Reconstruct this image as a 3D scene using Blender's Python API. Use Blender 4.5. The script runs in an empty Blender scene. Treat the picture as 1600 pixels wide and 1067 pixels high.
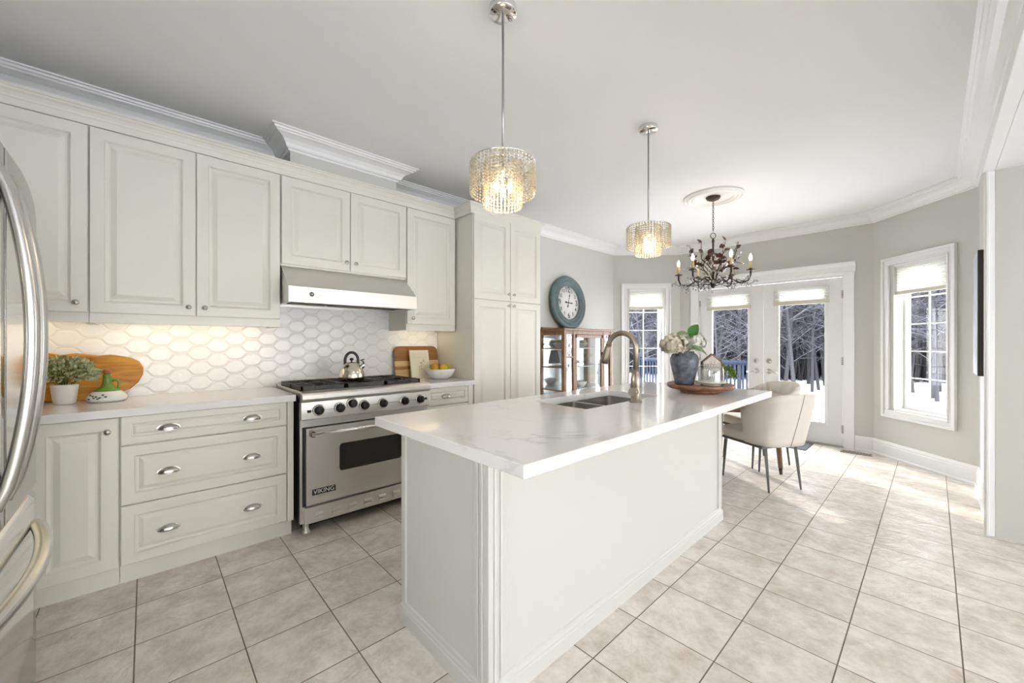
import bpy, math, random
from mathutils import Vector, Matrix
random.seed(7)
PI = math.pi
S = bpy.context.scene
COL = S.collection

# ------------------------------------------------------------------ camera, world, light, exposure
T = 0.333                       # floor tile
CAMLOC = Vector((3.43, 0.033, 1.253))
YAW = 0.8206860
cam_d = bpy.data.cameras.new('camera')
cam = bpy.data.objects.new('camera', cam_d)
COL.objects.link(cam)
cam.location = CAMLOC
cam.rotation_euler = (PI / 2, 0, YAW)
cam_d.sensor_width = 36.0
cam_d.lens = 614.2 / 1600 * 36.0
cam_d.shift_y = (535.1 - 533.5) / 1600
cam_d.clip_start = 0.02
cam_d.clip_end = 300
S.camera = cam

S.view_settings.view_transform = 'Standard'
S.view_settings.look = 'None'
S.view_settings.gamma = 1
S.view_settings.use_curve_mapping = False
S.view_settings.exposure = 1.5

w = bpy.data.worlds.new('overcast_sky')
S.world = w
w.use_nodes = True
nt = w.node_tree
nt.nodes.clear()
wo = nt.nodes.new('ShaderNodeOutputWorld')
bg = nt.nodes.new('ShaderNodeBackground')
tc = nt.nodes.new('ShaderNodeTexCoord')
sx = nt.nodes.new('ShaderNodeSeparateXYZ')
rp = nt.nodes.new('ShaderNodeValToRGB')
rp.color_ramp.elements[0].position = 0.0
rp.color_ramp.elements[0].color = (0.985, 0.98, 0.975, 1)
rp.color_ramp.elements[1].position = 0.8
rp.color_ramp.elements[1].color = (0.93, 0.955, 0.99, 1)
nt.links.new(tc.outputs['Generated'], sx.inputs[0])
nt.links.new(sx.outputs['Z'], rp.inputs[0])
nt.links.new(rp.outputs[0], bg.inputs['Color'])
nt.links.new(bg.outputs[0], wo.inputs[0])
bg.inputs['Strength'].default_value = 5.6

sun_d = bpy.data.lights.new('winter_sun', 'SUN')
sun_d.energy = 1.5
sun_d.angle = math.radians(1.5)
sun_d.color = (1.0, 0.95, 0.88)
sun = bpy.data.objects.new('winter_sun', sun_d)
COL.objects.link(sun)
sun.rotation_euler = Vector((0.80, -0.62, -0.36)).to_track_quat('-Z', 'Y').to_euler()

# ------------------------------------------------------------------ materials
def new_mat(name):
    m = bpy.data.materials.new(name)
    m.use_nodes = True
    n = m.node_tree
    return m, n, n.nodes['Principled BSDF']

def mat(name, col, rough=0.5, metal=0.0, noise=0.0, nscale=8.0, bump=0.0, bscale=40.0, coat=0.0, sheen=0.0,
        emit=None, estr=0.0, trans=0.0, ior=1.45, stretch=(1, 1, 1), rnoise=0.0, spec=None):
    m, n, b = new_mat(name)
    b.inputs['Base Color'].default_value = (*col, 1)
    b.inputs['Roughness'].default_value = rough
    b.inputs['Metallic'].default_value = metal
    b.inputs['IOR'].default_value = ior
    b.inputs['Coat Weight'].default_value = coat
    b.inputs['Sheen Weight'].default_value = sheen
    b.inputs['Transmission Weight'].default_value = trans
    if spec is not None:
        b.inputs['Specular IOR Level'].default_value = spec
    if emit:
        b.inputs['Emission Color'].default_value = (*emit, 1)
        b.inputs['Emission Strength'].default_value = estr
    if noise or bump or rnoise:
        geo = n.nodes.new('ShaderNodeNewGeometry')
        mp = n.nodes.new('ShaderNodeMapping')
        mp.inputs['Scale'].default_value = stretch
        n.links.new(geo.outputs['Position'], mp.inputs[0])
    if noise:
        t = n.nodes.new('ShaderNodeTexNoise')
        t.inputs['Scale'].default_value = nscale
        t.inputs['Detail'].default_value = 5
        n.links.new(mp.outputs[0], t.inputs['Vector'])
        mx = n.nodes.new('ShaderNodeMix')
        mx.data_type = 'RGBA'
        mx.inputs[6].default_value = (*[max(0, c * (1 - noise)) for c in col], 1)
        mx.inputs[7].default_value = (*[min(1, c * (1 + noise)) for c in col], 1)
        n.links.new(t.outputs[0], mx.inputs[0])
        n.links.new(mx.outputs[2], b.inputs['Base Color'])
    if rnoise:
        t = n.nodes.new('ShaderNodeTexNoise')
        t.inputs['Scale'].default_value = nscale
        t.inputs['Detail'].default_value = 3
        n.links.new(mp.outputs[0], t.inputs['Vector'])
        mr = n.nodes.new('ShaderNodeMapRange')
        mr.inputs[3].default_value = max(0.02, rough - rnoise)
        mr.inputs[4].default_value = rough + rnoise
        n.links.new(t.outputs[0], mr.inputs[0])
        n.links.new(mr.outputs[0], b.inputs['Roughness'])
    if bump:
        t = n.nodes.new('ShaderNodeTexNoise')
        t.inputs['Scale'].default_value = bscale
        t.inputs['Detail'].default_value = 4
        n.links.new(mp.outputs[0], t.inputs['Vector'])
        bp = n.nodes.new('ShaderNodeBump')
        bp.inputs['Strength'].default_value = bump
        bp.inputs['Distance'].default_value = 0.01
        n.links.new(t.outputs[0], bp.inputs['Height'])
        n.links.new(bp.outputs[0], b.inputs['Normal'])
    return m

def glass_mat(name, tint=(1, 1, 1), refl=0.08, rough=0.0):
    m = bpy.data.materials.new(name)
    m.use_nodes = True
    n = m.node_tree
    n.nodes.clear()
    o = n.nodes.new('ShaderNodeOutputMaterial')
    tr = n.nodes.new('ShaderNodeBsdfTransparent')
    tr.inputs[0].default_value = (*tint, 1)
    gl = n.nodes.new('ShaderNodeBsdfGlossy')
    gl.inputs['Roughness'].default_value = rough
    fr = n.nodes.new('ShaderNodeFresnel')
    ge = n.nodes.new('ShaderNodeNewGeometry')
    io = n.nodes.new('ShaderNodeMapRange')          # same index on entering and leaving the pane
    io.inputs[3].default_value = 1.45
    io.inputs[4].default_value = 1 / 1.45
    n.links.new(ge.outputs['Backfacing'], io.inputs[0])
    n.links.new(io.outputs[0], fr.inputs[0])
    mt = n.nodes.new('ShaderNodeMath')
    mt.operation = 'ADD'
    mt.use_clamp = True
    mt.inputs[1].default_value = refl - 0.04
    mx = n.nodes.new('ShaderNodeMixShader')
    n.links.new(fr.outputs[0], mt.inputs[0])
    n.links.new(mt.outputs[0], mx.inputs[0])
    n.links.new(tr.outputs[0], mx.inputs[1])
    n.links.new(gl.outputs[0], mx.inputs[2])
    n.links.new(mx.outputs[0], o.inputs[0])
    return m

def wood_mat(name, c0, c1, c2, scale=6.0, axis=1, rough=0.4, rings=0.0):
    m, n, b = new_mat(name)
    geo = n.nodes.new('ShaderNodeNewGeometry')
    mp = n.nodes.new('ShaderNodeMapping')
    s = [9.0, 9.0, 9.0]
    s[axis] = 1.2
    mp.inputs['Scale'].default_value = s
    n.links.new(geo.outputs['Position'], mp.inputs[0])
    t = n.nodes.new('ShaderNodeTexNoise')
    t.inputs['Scale'].default_value = scale
    t.inputs['Detail'].default_value = 6
    t.inputs['Distortion'].default_value = 1.2
    n.links.new(mp.outputs[0], t.inputs['Vector'])
    r = n.nodes.new('ShaderNodeValToRGB')
    r.color_ramp.elements[0].position = 0.32
    r.color_ramp.elements[0].color = (*c0, 1)
    r.color_ramp.elements[1].position = 0.68
    r.color_ramp.elements[1].color = (*c2, 1)
    e = r.color_ramp.elements.new(0.5)
    e.color = (*c1, 1)
    n.links.new(t.outputs[0], r.inputs[0])
    n.links.new(r.outputs[0], b.inputs['Base Color'])
    b.inputs['Roughness'].default_value = rough
    return m

def floor_mat():
    m, n, b = new_mat('slate_look_floor_tile')
    N, Lk = n.nodes, n.links
    geo = N.new('ShaderNodeNewGeometry')
    mp = N.new('ShaderNodeMapping')
    mp.inputs['Location'].default_value = (-0.51 / T + 40, 40, 0)
    mp.inputs['Scale'].default_value = (1 / T, 1 / T, 1)
    Lk.new(geo.outputs['Position'], mp.inputs[0])
    br = N.new('ShaderNodeTexBrick')
    br.offset = 0.0
    br.squash = 1.0
    br.inputs['Scale'].default_value = 1.0
    br.inputs['Brick Width'].default_value = 1.0
    br.inputs['Row Height'].default_value = 1.0
    br.inputs['Mortar Size'].default_value = 0.008
    br.inputs['Mortar Smooth'].default_value = 0.25
    br.inputs['Color1'].default_value = (0.0, 0.0, 0.0, 1)
    br.inputs['Color2'].default_value = (1, 1, 1, 1)
    br.inputs['Mortar'].default_value = (0.5, 0.5, 0.5, 1)
    Lk.new(mp.outputs[0], br.inputs['Vector'])
    # cloudy tone, slightly different on every tile
    off = N.new('ShaderNodeVectorMath')
    off.operation = 'MULTIPLY_ADD'
    off.inputs[1].default_value = (3.0, 7.0, 5.0)
    Lk.new(br.outputs['Color'], off.inputs[0])
    Lk.new(geo.outputs['Position'], off.inputs[2])
    n1 = N.new('ShaderNodeTexNoise')
    n1.inputs['Scale'].default_value = 6.5
    n1.inputs['Detail'].default_value = 8
    n1.inputs['Roughness'].default_value = 0.74
    Lk.new(off.outputs[0], n1.inputs['Vector'])
    r = N.new('ShaderNodeValToRGB')
    r.color_ramp.elements[0].position = 0.28
    r.color_ramp.elements[0].color = (0.56, 0.485, 0.40, 1)
    r.color_ramp.elements[1].position = 0.62
    r.color_ramp.elements[1].color = (0.85, 0.805, 0.735, 1)
    Lk.new(n1.outputs[0], r.inputs[0])
    mx = N.new('ShaderNodeMix')
    mx.data_type = 'RGBA'
    mx.inputs[7].default_value = (0.20, 0.155, 0.115, 1)
    Lk.new(br.outputs['Fac'], mx.inputs[0])
    Lk.new(r.outputs[0], mx.inputs[6])
    Lk.new(mx.outputs[2], b.inputs['Base Color'])
    rr = N.new('ShaderNodeMapRange')
    rr.inputs[3].default_value = 0.24
    rr.inputs[4].default_value = 0.8
    Lk.new(br.outputs['Fac'], rr.inputs[0])
    Lk.new(rr.outputs[0], b.inputs['Roughness'])
    # slate relief: swept ridges
    n2 = N.new('ShaderNodeTexNoise')
    n2.inputs['Scale'].default_value = 6.0
    n2.inputs['Detail'].default_value = 6
    n2.inputs['Distortion'].default_value = 2.8
    Lk.new(off.outputs[0], n2.inputs['Vector'])
    n3 = N.new('ShaderNodeTexNoise')
    n3.inputs['Scale'].default_value = 60
    n3.inputs['Detail'].default_value = 3
    Lk.new(geo.outputs['Position'], n3.inputs['Vector'])
    h = N.new('ShaderNodeMath')
    h.operation = 'MULTIPLY_ADD'
    h.inputs[1].default_value = 0.22
    Lk.new(n3.outputs[0], h.inputs[0])
    Lk.new(n2.outputs[0], h.inputs[2])
    h2 = N.new('ShaderNodeMath')
    h2.operation = 'MULTIPLY_ADD'
    h2.inputs[1].default_value = -0.5
    Lk.new(br.outputs['Fac'], h2.inputs[0])
    Lk.new(h.outputs[0], h2.inputs[2])
    bp = N.new('ShaderNodeBump')
    bp.inputs['Strength'].default_value = 0.75
    bp.inputs['Distance'].default_value = 0.010
    Lk.new(h2.outputs[0], bp.inputs['Height'])
    Lk.new(bp.outputs[0], b.inputs['Normal'])
    return m

def quartz_mat():
    m, n, b = new_mat('white_veined_quartz')
    N, Lk = n.nodes, n.links
    geo = N.new('ShaderNodeNewGeometry')
    n1 = N.new('ShaderNodeTexNoise')
    n1.inputs['Scale'].default_value = 1.5
    n1.inputs['Detail'].default_value = 7
    n1.inputs['Roughness'].default_value = 0.6
    n1.inputs['Distortion'].default_value = 0.9
    Lk.new(geo.outputs['Position'], n1.inputs['Vector'])
    a = N.new('ShaderNodeMath'); a.operation = 'SUBTRACT'; a.inputs[1].default_value = 0.5
    Lk.new(n1.outputs[0], a.inputs[0])
    ab = N.new('ShaderNodeMath'); ab.operation = 'ABSOLUTE'
    Lk.new(a.outputs[0], ab.inputs[0])
    mr = N.new('ShaderNodeMapRange')
    mr.inputs[1].default_value = 0.0
    mr.inputs[2].default_value = 0.016
    mr.inputs[3].default_value = 1.0
    mr.inputs[4].default_value = 0.0
    Lk.new(ab.outputs[0], mr.inputs[0])
    n2 = N.new('ShaderNodeTexNoise')
    n2.inputs['Scale'].default_value = 2.2
    Lk.new(geo.outputs['Position'], n2.inputs['Vector'])
    m2 = N.new('ShaderNodeMapRange')
    m2.inputs[1].default_value = 0.46
    m2.inputs[2].default_value = 0.66
    m2.inputs[3].default_value = 0.0
    m2.inputs[4].default_value = 0.6
    Lk.new(n2.outputs[0], m2.inputs[0])
    mm = N.new('ShaderNodeMath'); mm.operation = 'MULTIPLY'
    Lk.new(mr.outputs[0], mm.inputs[0]); Lk.new(m2.outputs[0], mm.inputs[1])
    mx = N.new('ShaderNodeMix'); mx.data_type = 'RGBA'
    mx.inputs[6].default_value = (0.80, 0.785, 0.775, 1)
    mx.inputs[7].default_value = (0.50, 0.49, 0.50, 1)
    Lk.new(mm.outputs[0], mx.inputs[0])
    Lk.new(mx.outputs[2], b.inputs['Base Color'])
    b.inputs['Roughness'].default_value = 0.10
    return m

def lantern_tile_mat():
    """glossy white ogee (lantern) wall tile; a pattern in the y-z plane."""
    m, n, b = new_mat('white_lantern_wall_tile')
    N, Lk = n.nodes, n.links
    W_, H_ = 0.2015, 0.101
    geo = N.new('ShaderNodeNewGeometry')
    s = N.new('ShaderNodeSeparateXYZ')
    Lk.new(geo.outputs['Position'], s.inputs[0])
    def M(op, a, b_=None, c=None):
        x = N.new('ShaderNodeMath'); x.operation = op
        for k, v in enumerate((a, b_, c)):
            if v is None: continue
            if isinstance(v, (int, float)): x.inputs[k].default_value = v
            else: Lk.new(v, x.inputs[k])
        return x.outputs[0]
    t_ = M('MULTIPLY', M('SUBTRACT', s.outputs['Y'], 0.101), 2 * PI / W_)
    g_ = M('DIVIDE', M('TANH', M('MULTIPLY', M('COSINE', t_), 1.75)), 0.941)
    wv = M('MULTIPLY', g_, 0.232)
    zz = M('ADD', M('DIVIDE', M('SUBTRACT', s.outputs['Z'], 1.127), H_), 0.25)
    def near(q):
        return M('ABSOLUTE', M('SUBTRACT', M('FRACT', M('ADD', q, 100.5)), 0.5))
    d = M('MINIMUM', near(M('SUBTRACT', zz, wv)), near(M('ADD', M('SUBTRACT', zz, 0.5), wv)))
    grout = N.new('ShaderNodeMapRange')
    grout.inputs[1].default_value = 0.012
    grout.inputs[2].default_value = 0.034
    grout.inputs[3].default_value = 1.0
    grout.inputs[4].default_value = 0.0
    Lk.new(d, grout.inputs[0])
    pil = N.new('ShaderNodeMapRange')
    pil.interpolation_type = 'SMOOTHSTEP'
    pil.inputs[1].default_value = 0.005
    pil.inputs[2].default_value = 0.15
    Lk.new(d, pil.inputs[0])
    ns = N.new('ShaderNodeTexNoise')
    ns.inputs['Scale'].default_value = 55
    ns.inputs['Detail'].default_value = 1
    Lk.new(geo.outputs['Position'], ns.inputs['Vector'])
    h = M('MULTIPLY_ADD', ns.outputs[0], 0.35, pil.outputs[0])
    bp = N.new('ShaderNodeBump')
    bp.inputs['Strength'].default_value = 0.34
    bp.inputs['Distance'].default_value = 0.005
    Lk.new(h, bp.inputs['Height'])
    Lk.new(bp.outputs[0], b.inputs['Normal'])
    mx = N.new('ShaderNodeMix'); mx.data_type = 'RGBA'
    mx.inputs[6].default_value = (0.82, 0.81, 0.79, 1)
    mx.inputs[7].default_value = (0.72, 0.705, 0.68, 1)
    Lk.new(grout.outputs[0], mx.inputs[0])
    Lk.new(mx.outputs[2], b.inputs['Base Color'])
    b.inputs['Roughness'].default_value = 0.22
    return m

def bark_mat():
    m, n, b = new_mat('snow_dusted_bark')
    N, Lk = n.nodes, n.links
    geo = N.new('ShaderNodeNewGeometry')
    s = N.new('ShaderNodeSeparateXYZ')
    Lk.new(geo.outputs['Normal'], s.inputs[0])
    t = N.new('ShaderNodeTexNoise'); t.inputs['Scale'].default_value = 1.6; t.inputs['Detail'].default_value = 5
    Lk.new(geo.outputs['Position'], t.inputs['Vector'])
    a = N.new('ShaderNodeMath'); a.operation = 'MULTIPLY_ADD'; a.inputs[1].default_value = 0.9
    Lk.new(t.outputs[0], a.inputs[0]); Lk.new(s.outputs['Z'], a.inputs[2])
    r = N.new('ShaderNodeMapRange')
    r.inputs[1].default_value = 0.95; r.inputs[2].default_value = 1.25
    Lk.new(a.outputs[0], r.inputs[0])
    mx = N.new('ShaderNodeMix'); mx.data_type = 'RGBA'
    mx.inputs[6].default_value = (0.034, 0.033, 0.038, 1)
    mx.inputs[7].default_value = (0.15, 0.16, 0.19, 1)
    Lk.new(r.outputs[0], mx.inputs[0])
    Lk.new(mx.outputs[2], b.inputs['Base Color'])
    b.inputs['Roughness'].default_value = 0.9
    b.inputs['Specular IOR Level'].default_value = 0.1
    return m

def striped_wood():
    m, n, b = new_mat('banded_acacia_board')
    N, Lk = n.nodes, n.links
    geo = N.new('ShaderNodeNewGeometry')
    s = N.new('ShaderNodeSeparateXYZ')
    Lk.new(geo.outputs['Position'], s.inputs[0])
    mr = N.new('ShaderNodeMapRange')
    mr.inputs[1].default_value = 0.918
    mr.inputs[2].default_value = 1.218
    Lk.new(s.outputs['Z'], mr.inputs[0])
    r = N.new('ShaderNodeValToRGB')
    r.color_ramp.interpolation = 'CONSTANT'
    cs = [(0, (0.55, 0.36, 0.15)), (0.28, (0.30, 0.14, 0.045)), (0.38, (0.62, 0.43, 0.19)), (0.54, (0.26, 0.115, 0.035))]
    r.color_ramp.elements[0].color = (*cs[0][1], 1)
    r.color_ramp.elements[1].position = cs[1][0]; r.color_ramp.elements[1].color = (*cs[1][1], 1)
    for p_, c_ in cs[2:]:
        e = r.color_ramp.elements.new(p_); e.color = (*c_, 1)
    Lk.new(mr.outputs[0], r.inputs[0])
    mp = N.new('ShaderNodeMapping'); mp.inputs['Scale'].default_value = (8, 2, 30)
    Lk.new(geo.outputs['Position'], mp.inputs[0])
    t = N.new('ShaderNodeTexNoise'); t.inputs['Scale'].default_value = 3; t.inputs['Detail'].default_value = 5
    Lk.new(mp.outputs[0], t.inputs['Vector'])
    mx = N.new('ShaderNodeMix'); mx.data_type = 'RGBA'; mx.blend_type = 'OVERLAY'
    mx.inputs[0].default_value = 0.45
    Lk.new(r.outputs[0], mx.inputs[6]); Lk.new(t.outputs[0], mx.inputs[7])
    Lk.new(mx.outputs[2], b.inputs['Base Color'])
    b.inputs['Roughness'].default_value = 0.4
    return m

CAB = mat('cream_painted_cabinet', (0.775, 0.755, 0.68), 0.32)
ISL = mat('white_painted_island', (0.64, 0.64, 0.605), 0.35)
WALL = mat('greige_wall_paint', (0.60, 0.595, 0.56), 0.75, bump=0.03, bscale=180)
CEIL = mat('white_ceiling_paint', (0.85, 0.85, 0.855), 0.9)
TRIM = mat('white_trim_paint', (0.85, 0.85, 0.85), 0.35)
DOORW = mat('white_door_paint', (0.80, 0.80, 0.80), 0.35)
FLOOR = floor_mat()
QUARTZ = quartz_mat()
LANT = lantern_tile_mat()
STEEL = mat('brushed_stainless_steel', (0.72, 0.705, 0.68), 0.33, 1.0, stretch=(3, 3, 160), nscale=2.0, rnoise=0.07)
STEELV = mat('vertically_brushed_steel', (0.66, 0.65, 0.62), 0.30, 1.0, stretch=(120, 120, 3), nscale=2.0, rnoise=0.06)
FRIDGE = mat('fridge_stainless_steel', (0.70, 0.69, 0.665), 0.13, 1.0, stretch=(160, 160, 3), nscale=2.0, rnoise=0.03)
HANDLE = mat('satin_steel_handle', (0.62, 0.615, 0.60), 0.24, 1.0)
CHROME = mat('polished_chrome', (0.82, 0.81, 0.79), 0.06, 1.0)
NICKEL = mat('satin_nickel', (0.66, 0.62, 0.55), 0.25, 1.0)
PEWTER = mat('pewter_hardware', (0.56, 0.55, 0.52), 0.26, 1.0)
ANTIQ = mat('antique_dark_metal', (0.10, 0.09, 0.075), 0.35, 0.9)
BRONZE = mat('dark_bronze', (0.055, 0.042, 0.035), 0.45, 0.7, noise=0.5, nscale=30)
BRONZELEAF = mat('rust_bronze_leaf', (0.075, 0.038, 0.026), 0.5, 0.5, noise=0.5, nscale=40)
BLACK = mat('black_plastic', (0.012, 0.012, 0.013), 0.3)
IRON = mat('black_cast_iron', (0.045, 0.043, 0.041), 0.42, 0.2, bump=0.2, bscale=200)
DARKGLASS = mat('dark_oven_glass', (0.02, 0.021, 0.02), 0.06, spec=0.8)
SINKM = mat('sink_steel', (0.46, 0.44, 0.41), 0.42, 1.0)
FAUCET = mat('brushed_bronze_nickel', (0.37, 0.325, 0.265), 0.36, 1.0)
GLASS = glass_mat('clear_window_glass', refl=0.012)
CGLASS = glass_mat('cabinet_glass', (0.97, 0.98, 0.98), refl=0.10)
CLOCHE = glass_mat('ribbed_cloche_glass', (0.93, 0.95, 0.96), refl=0.22, rough=0.06)
BULB = mat('warm_lit_bulb', (1, 0.9, 0.7), 0.3, emit=(1.0, 0.74, 0.40), estr=2.2)
CBULB = mat('warm_lit_candle_bulb', (1, 0.9, 0.7), 0.3, emit=(1.0, 0.78, 0.45), estr=2.6)
LED = mat('warm_led_strip', (1, 0.9, 0.7), 0.4, emit=(1.0, 0.80, 0.50), estr=4.0)
CRYSTAL = mat('crystal_bead', (0.80, 0.73, 0.60), 0.05, trans=0.62, ior=1.7)
CANDLE = mat('ivory_candle_sleeve', (0.66, 0.52, 0.30), 0.5)
BLIND = mat('pleated_white_shade_cloth', (0.88, 0.88, 0.86), 0.8)
_n = BLIND.node_tree
_t = _n.nodes.new('ShaderNodeBsdfTranslucent'); _t.inputs[0].default_value = (0.9, 0.9, 0.87, 1)
_m = _n.nodes.new('ShaderNodeMixShader'); _m.inputs[0].default_value = 0.34
_n.links.new(_n.nodes['Principled BSDF'].outputs[0], _m.inputs[1]); _n.links.new(_t.outputs[0], _m.inputs[2])
_n.links.new(_m.outputs[0], _n.nodes['Material Output'].inputs[0])
BLINDT = mat('beige_shade_rail', (0.62, 0.60, 0.52), 0.6)
OLIVE = wood_mat('amber_olive_wood', (0.27, 0.105, 0.012), (0.50, 0.225, 0.025), (0.62, 0.31, 0.045), 3.0, 1, 0.35)
OAKC = wood_mat('honey_oak', (0.16, 0.075, 0.032), (0.24, 0.12, 0.052), (0.30, 0.16, 0.075), 4.0, 2, 0.35)
WALNUT = wood_mat('walnut_tray', (0.13, 0.05, 0.022), (0.22, 0.095, 0.042), (0.30, 0.14, 0.065), 3.0, 0, 0.35)
TABLEW = wood_mat('brown_table_wood', (0.12, 0.06, 0.035), (0.2, 0.105, 0.06), (0.26, 0.14, 0.085), 3.0, 2, 0.4)
ACACIA = striped_wood()
CERAM = mat('white_ceramic', (0.80, 0.79, 0.76), 0.25)
POTW = mat('white_ribbed_pot', (0.78, 0.75, 0.69), 0.5)
GREENGL = mat('green_ceramic_glaze', (0.16, 0.28, 0.045), 0.18, noise=0.3, nscale=30)
CORK = mat('terracotta_stopper', (0.34, 0.13, 0.05), 0.6)
OLIVEPAINT = mat('painted_olive_sprig', (0.06, 0.08, 0.035), 0.4)
LEAFV = mat('variegated_leaf', (0.42, 0.45, 0.26), 0.5, noise=0.98, nscale=60)
LEAFG = mat('bright_green_leaf', (0.04, 0.15, 0.018), 0.4, noise=0.4, nscale=30)
LEAFD = mat('pale_green_leaf', (0.19, 0.27, 0.13), 0.5, noise=0.3, nscale=30)
PETAL = mat('cream_petal', (0.66, 0.61, 0.48), 0.7, noise=0.18, nscale=40)
PETAL2 = mat('white_petal', (0.76, 0.75, 0.68), 0.7, noise=0.12, nscale=40)
STEM = mat('dark_green_stem', (0.08, 0.13, 0.035), 0.6)
SOIL = mat('dark_soil', (0.03, 0.02, 0.013), 0.9)
VASEM = mat('mottled_blue_grey_glaze', (0.125, 0.135, 0.165), 0.25, noise=1.0, nscale=30, bump=0.1, bscale=30)
LEMON = mat('yellow_lemon', (0.62, 0.42, 0.03), 0.45, bump=0.1, bscale=150)
PEAR = mat('yellow_green_pear', (0.46, 0.40, 0.04), 0.45, noise=0.3, nscale=30)
ORANGEF = mat('ochre_orange', (0.55, 0.29, 0.03), 0.45, bump=0.1, bscale=150)
APPLE = mat('green_apple', (0.22, 0.32, 0.07), 0.35)
PAPER = mat('cream_book_cover', (0.74, 0.69, 0.55), 0.6)
PAGES = mat('book_pages', (0.78, 0.74, 0.65), 0.8)
INK = mat('dark_ink', (0.03, 0.03, 0.03), 0.6)
INKP = mat('faded_ink', (0.42, 0.38, 0.30), 0.7)
WHITEP = mat('white_badge_lettering', (0.85, 0.85, 0.85), 0.4)
TEAL = mat('distressed_teal_frame', (0.125, 0.172, 0.182), 0.4, noise=0.35, nscale=14)
CLOCKF = mat('clock_face_paper', (0.80, 0.79, 0.76), 0.6)
VELVET = mat('cream_velvet', (0.70, 0.665, 0.60), 0.75, sheen=0.4, noise=0.06, nscale=12)
CHAIRMET = mat('grey_chair_leg_metal', (0.15, 0.15, 0.148), 0.4, 0.7)
MATRUG = mat('dark_grey_door_mat', (0.10, 0.105, 0.115), 0.95, noise=0.4, nscale=60)
VENTM = mat('antique_brass_vent', (0.36, 0.33, 0.28), 0.4, 0.6)
CANVAS = mat('grey_canvas_print', (0.52, 0.55, 0.60), 0.7, noise=0.35, nscale=9)
FRAMEB = mat('dark_brown_picture_edge', (0.022, 0.019, 0.018), 0.5)
SIGNW = mat('whitewashed_sign_board', (0.55, 0.50, 0.43), 0.6, noise=0.15, nscale=30)
SIGNB = mat('brown_sign_edge', (0.17, 0.10, 0.06), 0.6)
SNOW = mat('snow', (0.74, 0.77, 0.83), 0.85, noise=0.05, nscale=2)
RAILM = mat('blue_grey_deck_rail', (0.016, 0.023, 0.038), 0.8, spec=0.1)
DECKW = mat('snowy_deck_board', (0.74, 0.76, 0.80), 0.8, noise=0.15, nscale=5)
BARK = bark_mat()
FLUTE = mat('dark_filter', (0.10, 0.085, 0.05), 0.45, 0.8)
LEADM = mat('lead_came', (0.10, 0.10, 0.11), 0.4, 0.7)
GASKET = mat('dark_gasket', (0.03, 0.03, 0.03), 0.7)
PLATE = mat('white_switch_plate', (0.80, 0.80, 0.79), 0.4)

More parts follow.
